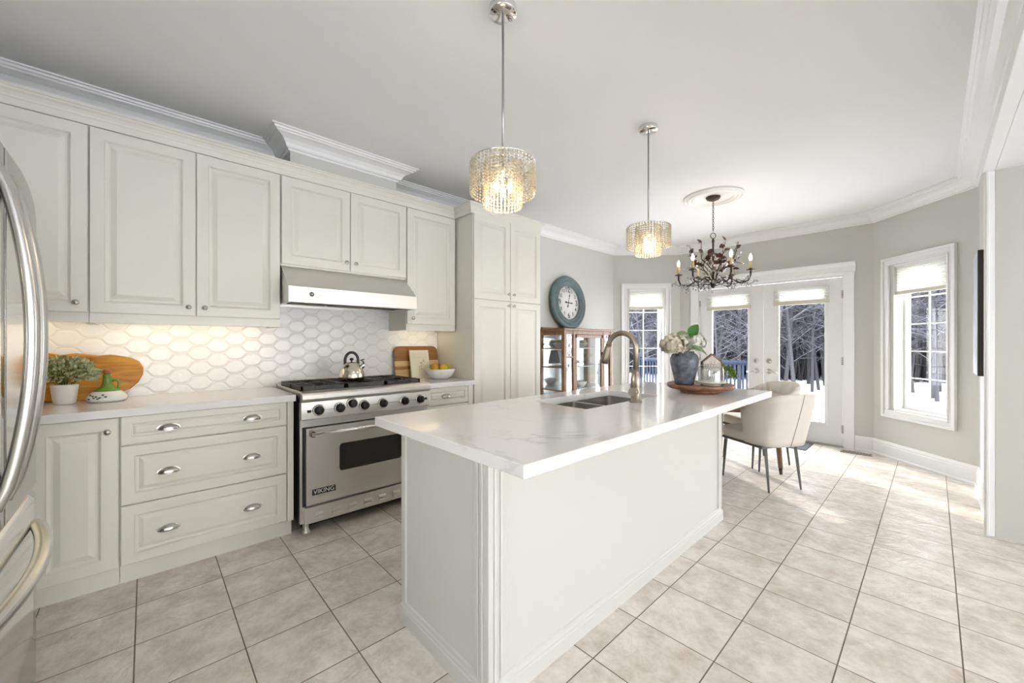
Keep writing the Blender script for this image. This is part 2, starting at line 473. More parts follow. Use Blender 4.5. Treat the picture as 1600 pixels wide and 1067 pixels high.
# ------------------------------------------------------------------ mesh builder
class MB:
    def __init__(s):
        s.v = []; s.f = []; s.sm = []
    def add(s, vs, fs, smooth=False, M=None):
        o = len(s.v)
        if M is not None:
            vs = [M @ Vector(p) for p in vs]
        s.v += [tuple(p) for p in vs]
        s.f += [tuple(i + o for i in f) for f in fs]
        s.sm += [smooth] * len(fs)
        return s
    def box(s, x0, x1, y0, y1, z0, z1, M=None):
        vs = [(x0, y0, z0), (x1, y0, z0), (x1, y1, z0), (x0, y1, z0), (x0, y0, z1), (x1, y0, z1), (x1, y1, z1), (x0, y1, z1)]
        return s.add(vs, [(0, 3, 2, 1), (4, 5, 6, 7), (0, 1, 5, 4), (1, 2, 6, 5), (2, 3, 7, 6), (3, 0, 4, 7)], False, M)
    def loft(s, loops, close=True, cap=True, smooth=True, M=None):
        n = len(loops[0]); vs = [p for l in loops for p in l]; fs = []
        for i in range(len(loops) - 1):
            for j in range(n if close else n - 1):
                k = (j + 1) % n
                fs.append((i * n + j, i * n + k, (i + 1) * n + k, (i + 1) * n + j))
        s.add(vs, fs, smooth, M)
        if cap:
            o = len(s.v) - len(vs)
            s.f.append(tuple(o + j for j in range(n))[::-1]); s.sm.append(False)
            s.f.append(tuple(o + (len(loops) - 1) * n + j for j in range(n))); s.sm.append(False)
        return s
    def lathe(s, prof, c=(0, 0, 0), n=28, M=None, smooth=True, sq=(1, 1)):
        loops = [[(c[0] + max(r, 1e-5) * math.cos(2 * PI * j / n) * sq[0], c[1] + max(r, 1e-5) * math.sin(2 * PI * j / n) * sq[1], c[2] + z) for j in range(n)] for r, z in prof]
        return s.loft(loops, True, True, smooth, M)
    def tube(s, pts, r, n=8, cap=True, closed=False, M=None, flat=1.0, smooth=True):
        pts = [Vector(p) for p in pts]
        k = len(pts); loops = []
        up = None
        for i, p in enumerate(pts):
            a = pts[i - 1] if (i > 0 or closed) else p
            b = pts[(i + 1) % k] if (i < k - 1 or closed) else p
            t = (b - a).normalized()
            if up is None:
                up = Vector((0, 0, 1)) if abs(t.z) < 0.9 else Vector((1, 0, 0))
            x = t.cross(up)
            if x.length < 1e-6:
                x = t.orthogonal()
            x.normalize(); y = x.cross(t).normalized(); up = y
            rr = r[i] if isinstance(r, (list, tuple)) else r
            loops.append([p + (x * math.cos(2 * PI * j / n) + y * math.sin(2 * PI * j / n) * flat) * rr for j in range(n)])
        if closed:
            loops.append(loops[0]); cap = False
        return s.loft(loops, True, cap, smooth, M)
    def ball(s, c, r, n=10, m=6, M=None):
        if not isinstance(r, (list, tuple)): r = (r, r, r)
        loops = []
        for i in range(m + 1):
            th = PI * i / m; sr = max(math.sin(th), 1e-4)
            loops.append([(c[0] + r[0] * sr * math.cos(2 * PI * j / n), c[1] + r[1] * sr * math.sin(2 * PI * j / n), c[2] - r[2] * math.cos(th)) for j in range(n)])
        return s.loft(loops, True, False, True, M)
    def prism(s, poly, d, F, smooth=False):
        """polygon in (u,v), extruded by d along w; F maps (u,v,w) to a point"""
        n = len(poly)
        vs = [F(u, v, 0) for u, v in poly] + [F(u, v, d) for u, v in poly]
        fs = [tuple(range(n))[::-1], tuple(range(n, 2 * n))] + [(i, (i + 1) % n, n + (i + 1) % n, n + i) for i in range(n)]
        s.add(vs, fs, False)
        return s
    def panel(s, F, w, h, t, prof):
        """raised panel front: rectangle w x h in (u,v), back at 0, face at t, nested rings of (inset, depth below face)"""
        rings = [[(0, 0, 0), (w, 0, 0), (w, h, 0), (0, h, 0)]]
        for ins, dp in prof:
            rings.append([(ins, ins, t - dp), (w - ins, ins, t - dp), (w - ins, h - ins, t - dp), (ins, h - ins, t - dp)])
        vs = [F(*p) for r in rings for p in r]; fs = [(3, 2, 1, 0)]
        for i in range(len(rings) - 1):
            for j in range(4):
                k = (j + 1) % 4
                fs.append((i * 4 + j, i * 4 + k, i * 4 + 4 + k, i * 4 + 4 + j))
        o = (len(rings) - 1) * 4
        fs.append((o, o + 1, o + 2, o + 3))
        s.add(vs, fs, False)
        return s
    def sweep(s, prof, path, side=1, closed=False):
        """moulding: profile (d, z) swept along a level path; d runs to the left (side=1) or right (-1) of travel"""
        P = [Vector((p[0], p[1], 0)) for p in path]; Z = path[0][2]; k = len(P)
        dirs = [(P[(i + 1) % k] - P[i]).normalized() for i in range(k if closed else k - 1)]
        nrm = [Vector((-d.y, d.x, 0)) * side for d in dirs]
        loops = []
        for i in range(k):
            a = nrm[i - 1] if (i > 0 or closed) else nrm[0]
            b = nrm[i] if i < len(nrm) else nrm[-1]
            m = a + b; m = m / max(m.dot(a), 1e-6)
            loops.append([P[i] + m * d + Vector((0, 0, Z + z)) for d, z in prof])
        if closed: loops.append(loops[0])
        return s.loft(loops, True, not closed, False)
    def build(s, name, material, parent=None, bevel=0, seg=2, local=False, xf=None):
        o0 = ORG.get(parent.name, Vector((0, 0, 0))) if (parent is not None and not local) else Vector((0, 0, 0))
        me = bpy.data.meshes.new(name)
        me.from_pydata([tuple(Vector(p) - o0) for p in s.v], [], s.f)
        me.polygons.foreach_set('use_smooth', s.sm)
        me.materials.append(material)
        me.update()
        o = bpy.data.objects.new(name, me)
        COL.objects.link(o)
        if parent is not None:
            o.parent = parent
            ORG[o.name] = o0
        if bevel:
            b = o.modifiers.new('bevel', 'BEVEL')
            b.width = bevel; b.segments = seg; b.limit_method = 'ANGLE'; b.angle_limit = math.radians(40)
            b.harden_normals = False
        return o

ORG = {}
def fix_normals(o):
    import bmesh
    bm = bmesh.new(); bm.from_mesh(o.data)
    bmesh.ops.recalc_face_normals(bm, faces=bm.faces)
    bm.to_mesh(o.data); bm.free()

def tag(o, label, cat, group=None, kind=None):
    o['label'] = label; o['category'] = cat
    if group: o['group'] = group
    if kind: o['kind'] = kind
    return o
def thing(name, label, cat, loc=(0, 0, 0), group=None):
    o = bpy.data.objects.new(name, None)
    o.empty_display_size = 0.1
    COL.objects.link(o); o.location = loc
    ORG[o.name] = Vector(loc)
    return tag(o, label, cat, group)
def struct(name, mb, material, bevel=0, parent=None):
    o = mb.build(name, material, parent, bevel)
    if parent is None: o['kind'] = 'structure'
    return o
def copy_tree(o, parent=None):
    c = o.copy(); COL.objects.link(c)
    if parent is not None: c.parent = parent
    for ch in list(o.children): copy_tree(ch, c)
    return c
def FX(x, y0, z0):        # front facing +x : u -> +y, v -> +z, w -> +x
    return lambda u, v, w_: (x + w_, y0 + u, z0 + v)
def FY(y, x0, z0):        # front facing -y : u -> +x
    return lambda u, v, w_: (x0 + u, y - w_, z0 + v)
def text(body, name, U, V, W, at, size, material, parent, depth=0.001, align='CENTER', offset=0.0, shear=0.0):
    c = bpy.data.curves.new(name, 'FONT'); c.body = body; c.size = size; c.extrude = depth
    c.align_x = align; c.align_y = 'CENTER'
    c.offset = offset; c.shear = shear; c.resolution_u = 4
    tmp = bpy.data.objects.new('tmp', c); COL.objects.link(tmp)
    me = bpy.data.meshes.new_from_object(tmp.evaluated_get(bpy.context.evaluated_depsgraph_get()))
    bpy.data.objects.remove(tmp); bpy.data.curves.remove(c)
    me.materials.clear(); me.materials.append(material)
    o = bpy.data.objects.new(name, me); COL.objects.link(o)
    p = Vector(at)
    if parent is not None:
        o.parent = parent; p = p - ORG[parent.name]; ORG[o.name] = ORG[parent.name]
    M = Matrix((Vector(U), Vector(V), Vector(W))).transposed().to_4x4()
    M.translation = p
    o.matrix_local = M
    return o
def arc(cx, cy, r, a0, a1, n):
    return [(cx + r * math.cos(a0 + (a1 - a0) * i / n), cy + r * math.sin(a0 + (a1 - a0) * i / n)) for i in range(n + 1)]
def rrect(x0, y0, x1, y1, r, n=6):
    return arc(x1 - r, y0 + r, r, -PI / 2, 0, n) + arc(x1 - r, y1 - r, r, 0, PI / 2, n) + arc(x0 + r, y1 - r, r, PI / 2, PI, n) + arc(x0 + r, y0 + r, r, PI, 1.5 * PI, n)

# ------------------------------------------------------------------ room shell
CZ = 2.73
BA, BB, BC, BD = (0, 5.40), (0.74, 6.12), (2.96, 6.12), (3.70, 5.37)
WT = 0.17
struct('floor', MB().box(-0.2, 8.2, -1.6, 6.14, -0.08, 0), FLOOR)
struct('ceiling', MB().box(-0.2, 3.86, -1.2, 6.4, CZ, CZ + 0.1), CEIL)
struct('wall_left', MB().box(-WT, 0, -1.05, 5.47, 0, CZ), WALL)
struct('wall_front', MB().box(-WT, 2.40, -1.2, -1.05, 0, CZ), WALL)
# duct chase over the hood
struct('wall_chase', MB().box(0, 0.30, 0.787, 1.597, 2.437, CZ), WALL)

def wall_seg(name, P, Q, holes):
    P = Vector((*P, 0)); Q = Vector((*Q, 0)); L = (Q - P).length
    d = (Q - P) / L; nrm = Vector((-d.y, d.x, 0))          # left of travel = outward
    M = Matrix(((d.x, nrm.x, 0, P.x), (d.y, nrm.y, 0, P.y), (0, 0, 1, 0), (0, 0, 0, 1)))
    mb = MB(); s = -0.0
    for (a, b, z0, z1) in holes:
        if a > s: mb.box(s, a, 0, WT, 0, CZ, M)
        if z0 > 0: mb.box(a, b, 0, WT, 0, z0, M)
        if z1 < CZ: mb.box(a, b, 0, WT, z1, CZ, M)
        s = b
    mb.box(s, L, 0, WT, 0, CZ, M)
    return struct(name, mb, WALL), M, L
_, ML, LL = wall_seg('wall_bay_left', BA, BB, [(0.25, 0.80, 0.50, 2.10)])
_, MC, LC = wall_seg('wall_back', BB, BC, [(1.037 - 0.74 - 0.02, 2.68 - 0.74 + 0.02, 0, 2.06)])
_, MR, LR = wall_seg('wall_bay_right', BC, BD, [(0.25, 0.80, 0.50, 2.10)])
# right wall, header over the wide opening and the lowered soffit behind it
struct('wall_right', MB().box(3.70, 8.2, 4.03, 5.45, 0, 2.36).box(3.70, 3.86, 4.03, 5.45, 2.36, CZ), WALL)
struct('wall_header', MB().box(3.70, 3.86, -1.2, 4.03, 2.40, CZ), WALL)
struct('ceiling_soffit', MB().box(3.70, 8.0, -1.2, 4.03, 2.36, 2.46), CEIL)

# the unseen rest of the adjoining room: outer walls, windows added to balance daylight
mb = MB()
ys = [-1.2, -0.8, 0.7, 1.2, 2.7, 3.2, 4.03]
for i in range(6):
    if i % 2 == 0: mb.box(8.0, 8.15, ys[i], ys[i + 1], 0, 2.46)
    else: mb.box(8.0, 8.15, ys[i], ys[i + 1], 0, 0.55).box(8.0, 8.15, ys[i], ys[i + 1], 1.75, 2.46)
struct('wall_far', mb, WALL)
mb = MB().box(2.40, 2.7, -1.35, -1.2, 0, CZ).box(2.7, 3.5, -1.35, -1.2, 2.05, CZ).box(2.7, 3.5, -1.35, -1.2, 0, 1.25).box(3.5, 8.15, -1.35, -1.2, 0, CZ)
struct('wall_rear', mb, WALL)

crown = [(0, -0.112), (0.012, -0.112), (0.016, -0.100), (0.028, -0.097), (0.034, -0.088), (0.040, -0.072), (0.058, -0.050), (0.085, -0.036),
         (0.104, -0.030), (0.108, -0.022), (0.120, -0.020), (0.124, -0.010), (0.140, -0.008), (0.140, 0.0), (0, 0)]
cpath = [(0, -1.05, CZ), (0, 0.787, CZ), (0.30, 0.787, CZ), (0.30, 1.597, CZ), (0, 1.597, CZ), (*BA, CZ), (*BB, CZ), (*BC, CZ), (*BD, CZ), (3.70, -1.2, CZ)]
o = struct('trim_crown', MB().sweep(crown, cpath, -1), TRIM); fix_normals(o)
# moulding round the opening under the header, corner casing
o = struct('trim_opening', MB().box(3.645, 3.70, -1.2, 4.03, 2.36, 2.45).box(3.655, 3.70, -1.2, 4.03, 2.45, 2.465)
           .box(3.660, 3.70, 4.03, 4.10, 0, 2.45).box(3.652, 3.668, 4.022, 4.04, 0, 2.45).box(3.66, 3.676, 4.015, 4.03, 0, 2.36), TRIM, 0.004)
base = [(0, 0), (0.017, 0), (0.017, 0.118), (0.013, 0.126), (0.013, 0.140), (0.008, 0.150), (0.004, 0.162), (0, 0.165)]
shoe = [(0, 0), (0.030, 0), (0.030, 0.012), (0.022, 0.022), (0, 0.024)]
for nm, path in (('baseboard_right', [(2.80, 6.12, 0), (*BC, 0), (*BD, 0), (3.70, 4.10, 0)]), ('baseboard_left', [(0, 3.08, 0), (*BA, 0), (*BB, 0), (0.905, 6.12, 0)])):
    mb = MB().sweep(base, path, -1); mb.sweep(shoe, path, -1)
    o = struct(nm, mb, TRIM); fix_normals(o)

# tiled splashback
struct('wall_backsplash', MB().box(0, 0.009, -1.05, 2.19, 0.90, 1.56), LANT)

# windows in the two angled walls
def window(idx, M, gx0, gx1):
    mb = MB()
    # casing around the opening, in wall coordinates (s, outward, z)
    s0, s1, z0, z1 = 0.205, 0.80, 0.520, 2.09
    for ins, th in ((0.0, 0.012), (0.028, 0.020), (0.062, 0.030)):
        w0, w1 = 0.082 - ins, 0
        a0, a1, b0, b1 = s0 - w0, s1 + w0, z0 - w0, z1 + w0
        if ins < 0.05: e = 0.03
        else: e = 0.02
    W = 0.082
    mb.box(s0 - W, s1 + W, -0.014, 0, z1, z1 + W, M).box(s0 - W, s1 + W, -0.014, 0, z0 - W, z0, M)
    mb.box(s0 - W, s0, -0.014, 0, z0, z1, M).box(s1, s1 + W, -0.014, 0, z0, z1, M)
    W2 = 0.082; i2 = 0.055
    mb.box(s0 - W2, s1 + W2, -0.030, -0.014, z1 + i2, z1 + W2, M).box(s0 - W2, s1 + W2, -0.030, -0.014, z0 - W2, z0 - i2, M)
    mb.box(s0 - W2, s0 - i2, -0.030, -0.014, z0 - i2, z1 + i2, M).box(s1 + i2, s1 + W2, -0.030, -0.014, z0 - i2, z1 + i2, M)
    i3 = 0.018
    mb.box(s0 - i3, s1 + i3, -0.022, -0.014, z1, z1 + i3, M).box(s0 - i3, s1 + i3, -0.022, -0.014, z0 - i3, z0, M)
    mb.box(s0 - i3, s0, -0.022, -0.014, z0, z1, M).box(s1, s1 + i3, -0.022, -0.014, z0, z1, M)
    root = struct('window_%d' % idx, mb, TRIM, 0.004)
    # jamb lining
    jb = MB()
    jb.box(s0, s0 + 0.022, 0.001, WT, z0, z1, M).box(s1 - 0.022, s1, 0.001, WT, z0, z1, M)
    jb.box(s0 + 0.022, s1 - 0.022, 0.001, WT, z1 - 0.022, z1, M).box(s0 + 0.022, s1 - 0.022, 0.001, WT, z0, z0 + 0.022, M)
    jb.build('jamb', TRIM, root)
    a, b, c, d = s0 + 0.022, s1 - 0.022, z0 + 0.022, z1 - 0.022
    fr = MB(); fw = 0.048
    fr.box(a, a + fw, 0.105, 0.155, c, d, M).box(b - fw, b, 0.105, 0.155, c, d, M).box(a + fw, b - fw, 0.105, 0.155, c, c + fw, M).box(a + fw, b - fw, 0.105, 0.155, d - fw, d, M)
    fr.build('window_frame', TRIM, root, 0.003)
    ga, gb, gc, gd = a + fw, b - fw, c + fw, d - fw
    MB().box(ga, gb, 0.128, 0.132, gc, gd, M).build('glass', GLASS, root)
    g = MB(); k = 0.007
    g.box((ga + gb) / 2 - k, (ga + gb) / 2 + k, 0.120, 0.127, gc, gd, M)
    for i in range(1, 5):
        z = gc + (gd - gc) * i / 5
        g.box(ga, gb, 0.119, 0.1275, z - k, z + k, M)
    g.build('muntin', TRIM, root)
    return (a, b, c, d)
wa = window(1, ML, 0, 0)
window(2, MR, 0, 0)

def blind(name, label, M, s0, s1, o0, z0, z1, depth=0.045, rail=0.035):
    """pleated shade: zigzag cloth, head rail and bottom rail"""
    t = thing(name, label, 'window blind', M @ Vector(((s0 + s1) / 2, o0, z0)), 'pleated shades of the bay')
    n = max(6, int((z1 - z0 - rail - 0.02) / 0.018)); mb = MB(); pts = []
    for i in range(2 * n + 1):
        z = z0 + rail + (z1 - 0.02 - z0 - rail) * i / (2 * n)
        pts.append((o0 + (0.004 if i % 2 else -0.008), z))
    vs = []
    for (o_, z) in pts: vs += [(s0, o_, z), (s1, o_, z), (s1, o_ + 0.012, z), (s0, o_ + 0.012, z)]
    fs = []
    for i in range(len(pts) - 1):
        k = i * 4
        for j in range(4): fs.append((k + j, k + (j + 1) % 4, k + 4 + (j + 1) % 4, k + 4 + j))
    mb.add(vs, fs, False, M); mb.build('pleated_cloth', BLIND, t)
    MB().box(s0 - 0.003, s1 + 0.003, o0 - 0.014, o0 + 0.016, z0, z0 + rail, M).build('bottom_rail', BLINDT, t, 0.003)
    MB().box(s0 - 0.003, s1 + 0.003, o0 - 0.014, o0 + 0.018, z1 - 0.022, z1, M).build('head_rail', BLIND, t, 0.003)
    return t
blind('window_blind', 'white pleated shade in the narrow window behind the faucet', ML, wa[0], wa[1], 0.03, 1.775, wa[3])
blind('window_blind', 'white pleated shade in the window beside the opening wall', MR, wa[0], wa[1], 0.03, 1.765, wa[3])

# French doors
DY = 6.12
cas = MB()
for a, b in ((0.907, 1.017), (2.70, 2.795)):
    cas.box(a, b, DY - 0.022, DY, 0, 2.062)
cas.box(0.907, 2.795, DY - 0.022, DY, 2.062, 2.135)
head = [(0, 0), (0.026, 0), (0.030, 0.012), (0.024, 0.016), (0.024, 0.075), (0.032, 0.082), (0.050, 0.100), (0.056, 0.112), (0.056, 0.125), (0, 0.125)]
cas.sweep([(d, z) for d, z in head], [(0.895, DY, 2.08), (2.807, DY, 2.08)], -1)
cas.box(0.905, 2.797, DY - 0.024, DY, 2.05, 2.09)
cas.box(1.017, 1.032, DY, DY + 0.12, 0, 2.05).box(2.685, 2.70, DY, DY + 0.12, 0, 2.05).box(1.017, 2.70, DY, DY + 0.12, 2.040, 2.06)
o = struct('trim_door_casing', cas, TRIM, 0.003); fix_normals(o)
struct('trim_threshold', MB().box(1.017, 2.70, DY - 0.03, DY + 0.16, 0, 0.012), mat('grey_threshold', (0.40, 0.39, 0.37), 0.5))
def french(idx, x0, x1, g0, g1, hinge_x, lock_x, sgn):
    t = MB(); z0, z1 = 0.016, 2.034; gz0, gz1 = 0.266, 1.93; y0, y1 = DY + 0.008, DY + 0.052
    vs = []; ring = []
    for y in (y0, y1):
        for (a, b, c, d) in ((x0, x1, z0, z1), (g0, g1, gz0, gz1)):
            vs += [(a, y, c), (b, y, c), (b, y, d), (a, y, d)]
    fs = []
    for j in range(4):
        k = (j + 1) % 4
        fs += [(j, k, 4 + k, 4 + j), (8 + k, 8 + j, 12 + j, 12 + k), (k, j, 8 + j, 8 + k), (4 + j, 4 + k, 12 + k, 12 + j)]
    t.add(vs, fs)
    # lite frame standing proud of the slab
    r = 0.030
    for (a, b, c, d) in ((g0 - r, g0 + 0.006, gz0 - r, gz1 + r), (g1 - 0.006, g1 + r, gz0 - r, gz1 + r), (g0, g1, gz0 - r, gz0 + 0.006), (g0, g1, gz1 - 0.006, gz1 + r)):
        t.box(a, b, y0 - 0.010, y0, c, d)
    root = struct('door_%d' % idx, t, DOORW, 0.003)
    MB().box(g0, g1, y0 + 0.018, y0 + 0.024, gz0, gz1).build('glass', GLASS, root)
    for hz in (0.213, 1.03, 1.83):
        h = MB().lathe([(0.008, -0.045), (0.008, 0.045), (0.005, 0.05)], (hinge_x, y0 - 0.005, hz), 10)
        h.box(hinge_x - 0.012, hinge_x + 0.012, y0 - 0.004, y0 + 0.001, hz - 0.045, hz + 0.045)
        h.build('hinge', PEWTER, root)
    MZ = Matrix.Translation((lock_x, y0, 1.005)) @ Matrix.Rotation(PI / 2, 4, 'X')
    db = MB().lathe([(0.033, 0), (0.033, 0.008), (0.027, 0.014), (0, 0.016)], n=24, M=MZ)
    db.box(lock_x - 0.004, lock_x + 0.004, y0 - 0.034, y0 - 0.012, 0.988, 1.022)
    db.build('deadbolt', PEWTER, root)
    MZ = Matrix.Translation((lock_x, y0, 0.866)) @ Matrix.Rotation(PI / 2, 4, 'X')
    lv = MB().lathe([(0.034, 0), (0.034, 0.006), (0.026, 0.012), (0.012, 0.016), (0.012, 0.045), (0, 0.047)], n=24, M=MZ)
    lv.tube([(lock_x, y0 - 0.042, 0.866), (lock_x + sgn * 0.03, y0 - 0.05, 0.868), (lock_x + sgn * 0.07, y0 - 0.05, 0.860), (lock_x + sgn * 0.105, y0 - 0.045, 0.852)], [0.010, 0.009, 0.008, 0.006], 8)
    lv.build('handle', PEWTER, root)
    return root
french(1, 1.036, 1.862, 1.205, 1.68, 1.030, 1.777, -1)
french(2, 1.868, 2.681, 2.04, 2.522, 2.687, 1.927, 1)
MD = Matrix(((1, 0, 0, 0), (0, 1, 0, DY - 0.014), (0, 0, 1, 0), (0, 0, 0, 1)))
blind('door_blind', 'white pleated shade on the left French door', MD, 1.145, 1.71, 0, 1.72, 1.925, rail=0.05)
blind('door_blind', 'white pleated shade on the right French door', MD, 1.985, 2.56, 0, 1.735, 1.94, rail=0.05)

# ------------------------------------------------------------------ hardware
RP = [(0, 0.003), (0.003, 0.0), (0.056, 0.0), (0.059, -0.0015), (0.063, 0.001), (0.067, 0.008), (0.073, 0.012), (0.080, 0.0115), (0.100, 0.003), (0.104, 0.0015)]
RPS = [(0, 0.003), (0.003, 0.0), (0.034, 0.0), (0.037, 0.003), (0.040, 0.007), (0.046, 0.008), (0.058, 0.002), (0.062, 0.001)]
RPT = [(0, 0.003), (0.003, 0.0), (0.036, 0.0), (0.039, 0.003), (0.041, 0.006), (0.046, 0.007), (0.055, 0.002), (0.058, 0.001)]
RPD = [(0, 0.003), (0.003, 0.0), (0.050, 0.0), (0.053, -0.0015), (0.056, 0.002), (0.060, 0.009), (0.066, 0.011), (0.082, 0.003), (0.086, 0.0015)]
def knob(x, y, z, parent):
    M = Matrix.Translation((x, y, z)) @ Matrix.Rotation(PI / 2, 4, 'Y')
    k = MB().lathe([(0.0075, 0), (0.006, 0.004), (0.005, 0.012), (0.010, 0.016), (0.0145, 0.021), (0.0145, 0.025), (0.010, 0.029), (0, 0.031)], n=16, M=M)
    return k.build('knob', PEWTER, parent)
def cup_pull(x, y, z, parent):
    mb = MB(); loops = []; n, m = 14, 8
    for i in range(m + 1):
        th = -0.25 + (PI / 2 + 0.25) * i / m          # bottom lip to top
        row = []
        for j in range(n + 1):
            ph = PI * j / n
            a = math.cos(ph)
            e = math.sqrt(max(0.0, 1 - a * a))
            row.append((x + 0.001 + 0.024 * e * math.cos(th), y + 0.047 * a * (1 - 0.10 * (i / m) ** 2), z - 0.010 + 0.027 * e * math.sin(th)))
        loops.append(row)
    mb.loft(loops, False, False, True)
    mb.loft([[(p[0] - 0.0005 if p[0] < x + 0.003 else p[0] - 0.003, p[1] * 1.0, p[2] - 0.001) for p in r] for r in loops], False, False, True)
    pl = [(x + 0.001, y + 0.049 * math.cos(2 * PI * j / 24), z - 0.004 + 0.020 * math.sin(2 * PI * j / 24)) for j in range(24)]
    pl2 = [(x, p[1], p[2]) for p in pl]
    mb.loft([pl2, [(p[0] + 0.0015, p[1], p[2]) for p in pl]], True, True, False)
    return mb.build('handle', PEWTER, parent)
def front(name, x, y0, y1, z0, z1, parent, prof=RP, g=0.0015, t=0.021):
    return MB().panel(FX(x, y0 + g, z0 + g), y1 - y0 - 2 * g, z1 - z0 - 2 * g, t, prof).build(name, CAB, parent)

# ------------------------------------------------------------------ base cabinets, left run
XB = 0.588
def base_unit(name, label, y0, y1, toe=True):
    t = thing(name, label, 'cabinet', (XB / 2, (y0 + y1) / 2, 0), 'cream base cabinets')
    MB().box(0.012, XB, y0, y1, 0.103, 0.876).build('carcass', CAB, t)
    MB().box(0.012, 0.552, y0, y1, 0, 0.103).build('toe_kick', CAB, t)
    return t
t = base_unit('base_cabinet', 'cream single-door base cabinet next to the fridge', -1.03, -0.0665)
d = front('door', XB, -0.368, -0.068, 0.106, 0.872, t); knob(XB + 0.021, -0.107, 0.806, d)
MB().panel(FX(XB, -0.70, 0.108), 0.33, 0.764, 0.021, RP).build('door', CAB, t)
t = base_unit('drawer_cabinet', 'cream three-drawer base cabinet left of the range', -0.065, 0.733)
MB().box(XB, XB + 0.018, 0.697, 0.733, 0.106, 0.874).build('filler_strip', CAB, t, 0.002)
for z0, z1, pr_, hz in ((0.726, 0.874, RPT, 0.800), (0.418, 0.722, RPD, 0.566), (0.110, 0.414, RPD, 0.258)):
    d = front('drawer', XB, -0.062, 0.694, z0, z1, t, pr_)
    cup_pull(XB + 0.021, 0.124, hz, d); cup_pull(XB + 0.021, 0.506, hz, d)
t = base_unit('drawer_cabinet', 'narrow cream base cabinet with one cup-pull drawer, between range and pantry', 1.702, 2.188)
MB().box(XB, XB + 0.018, 2.135, 2.186, 0.106, 0.874).build('filler_strip', CAB, t, 0.002)
d = front('drawer', XB, 1.705, 2.132, 0.726, 0.874, t, RPT); cup_pull(XB + 0.021, 1.90, 0.803, d)
d = front('door', XB, 1.705, 2.132, 0.108, 0.722, t); knob(XB + 0.021, 2.10, 0.66, d)
def slab(name, label, x0, x1, y0, y1):
    o = MB().box(x0, x1, y0, y1, 0.877, 0.918).build(name, QUARTZ, None, 0.003)
    return tag(o, label, 'worktop', 'white quartz wall worktops')
slab('worktop', 'white quartz worktop carrying the long amber board and the pot plant', 0.010, 0.645, -1.03, 0.738)
slab('worktop', 'short white quartz worktop carrying the fruit bowl, beside the pantry', 0.010, 0.645, 1.699, 2.190)

# ------------------------------------------------------------------ upper cabinets
XU = 0.33
def upper(name, label, y0, y1, z0, z1, doors, knobz, prof=RP, val=True, rail=0.0):
    t = thing(name, label, 'cabinet', (XU / 2, (y0 + y1) / 2, z0), 'cream wall cabinets')
    MB().box(0.010, XU, y0, y1, z0, z1 + 0.02).build('carcass', CAB, t)
    if val:
        v = MB().box(XU - 0.02, XU + 0.004, y0, y1, z0 - 0.053, z0)
        v.box(0.010, XU - 0.02, y1 - 0.018, y1, z0 - 0.053, z0).box(0.010, XU - 0.02, y0, y0 + 0.018, z0 - 0.053, z0)
        v.build('light_valance', CAB, t)
    for a, b, ky in doors:
        d = front('door', XU, a, b, z0 + rail, z1, t, prof); knob(XU + 0.021, ky, knobz, d)
    return t
upper('wall_cabinet', 'cream single-door wall cabinet above the fridge corner of the worktop', -0.99, -0.191, 1.413, 2.414, [(-0.65, -0.193, -0.236)], 1.464)
upper('wall_cabinet', 'cream two-door wall cabinet above the three-drawer unit', -0.189, 0.716, 1.413, 2.414, [(-0.189, 0.258, 0.222), (0.260, 0.714, 0.300)], 1.466)
upper('wall_cabinet', 'short cream two-door wall cabinet directly over the range hood', 0.720, 1.668, 1.790, 2.414, [(0.720, 1.192, 1.158), (1.194, 1.667, 1.230)], 1.864, val=False, rail=0.012)
upper('wall_cabinet', 'cream single-door wall cabinet between range hood and pantry', 1.672, 2.178, 1.413, 2.414, [(1.674, 2.172, 1.722)], 1.464)

# pantry
t = thing('pantry_cabinet', 'tall cream four-door pantry cabinet beside the glass curio cabinet', 'cabinet', (0.30, 2.63, 0))
MB().box(0.010, XB, 2.192, 3.075, 0.10, 2.434).build('carcass', CAB, t)
MB().box(0.010, 0.552, 2.192, 3.075, 0, 0.10).build('toe_kick', CAB, t)
RPP = RP
for z0, z1, kz in ((0.108, 1.648, 1.607), (1.652, 2.424, 1.718)):
    d = front('door', XB, 2.196, 2.641, z0, z1, t, RPP); knob(XB + 0.021, 2.608, kz, d)
    d = front('door', XB, 2.643, 3.072, z0, z1, t, RPP); knob(XB + 0.021, 2.677, kz, d)

ccr = [(0, 0), (0.014, 0), (0.014, 0.034), (0.018, 0.040), (0.020, 0.048), (0.030, 0.062), (0.040, 0.070), (0.044, 0.078), (0.052, 0.080), (0.052, 0.090), (0, 0.090)]
mb = MB().sweep(ccr, [(XU, -0.99, 2.420), (XU, 2.180, 2.420), (XB, 2.180, 2.420), (XB, 3.075, 2.420), (0.02, 3.075, 2.420)], -1)
mb.box(0.302, XU + 0.01, -0.99, 2.185, 2.436, 2.485).box(0.012, XB + 0.01, 2.185, 3.07, 2.436, 2.485)
o = mb.build('cabinet_crown', CAB); fix_normals(o)
tag(o, 'cream stepped crown moulding running along the tops of the wall cabinets', 'crown moulding')

# under-cabinet lamps
for (a, b, lab) in ((-0.95, 0.66, 'warm strip light hidden under the cabinets over the amber board'), (1.73, 2.12, 'warm strip light hidden under the cabinet over the fruit bowl')):
    t = thing('strip_light', lab, 'light', (0.2, (a + b) / 2, 1.40), 'lamps under the wall cabinets')
    MB().box(0.13, 0.17, a, b, 1.398, 1.412).build('housing', TRIM, t)
    MB().box(0.135, 0.165, a + 0.01, b - 0.01, 1.394, 1.398).build('diffuser', LED, t)

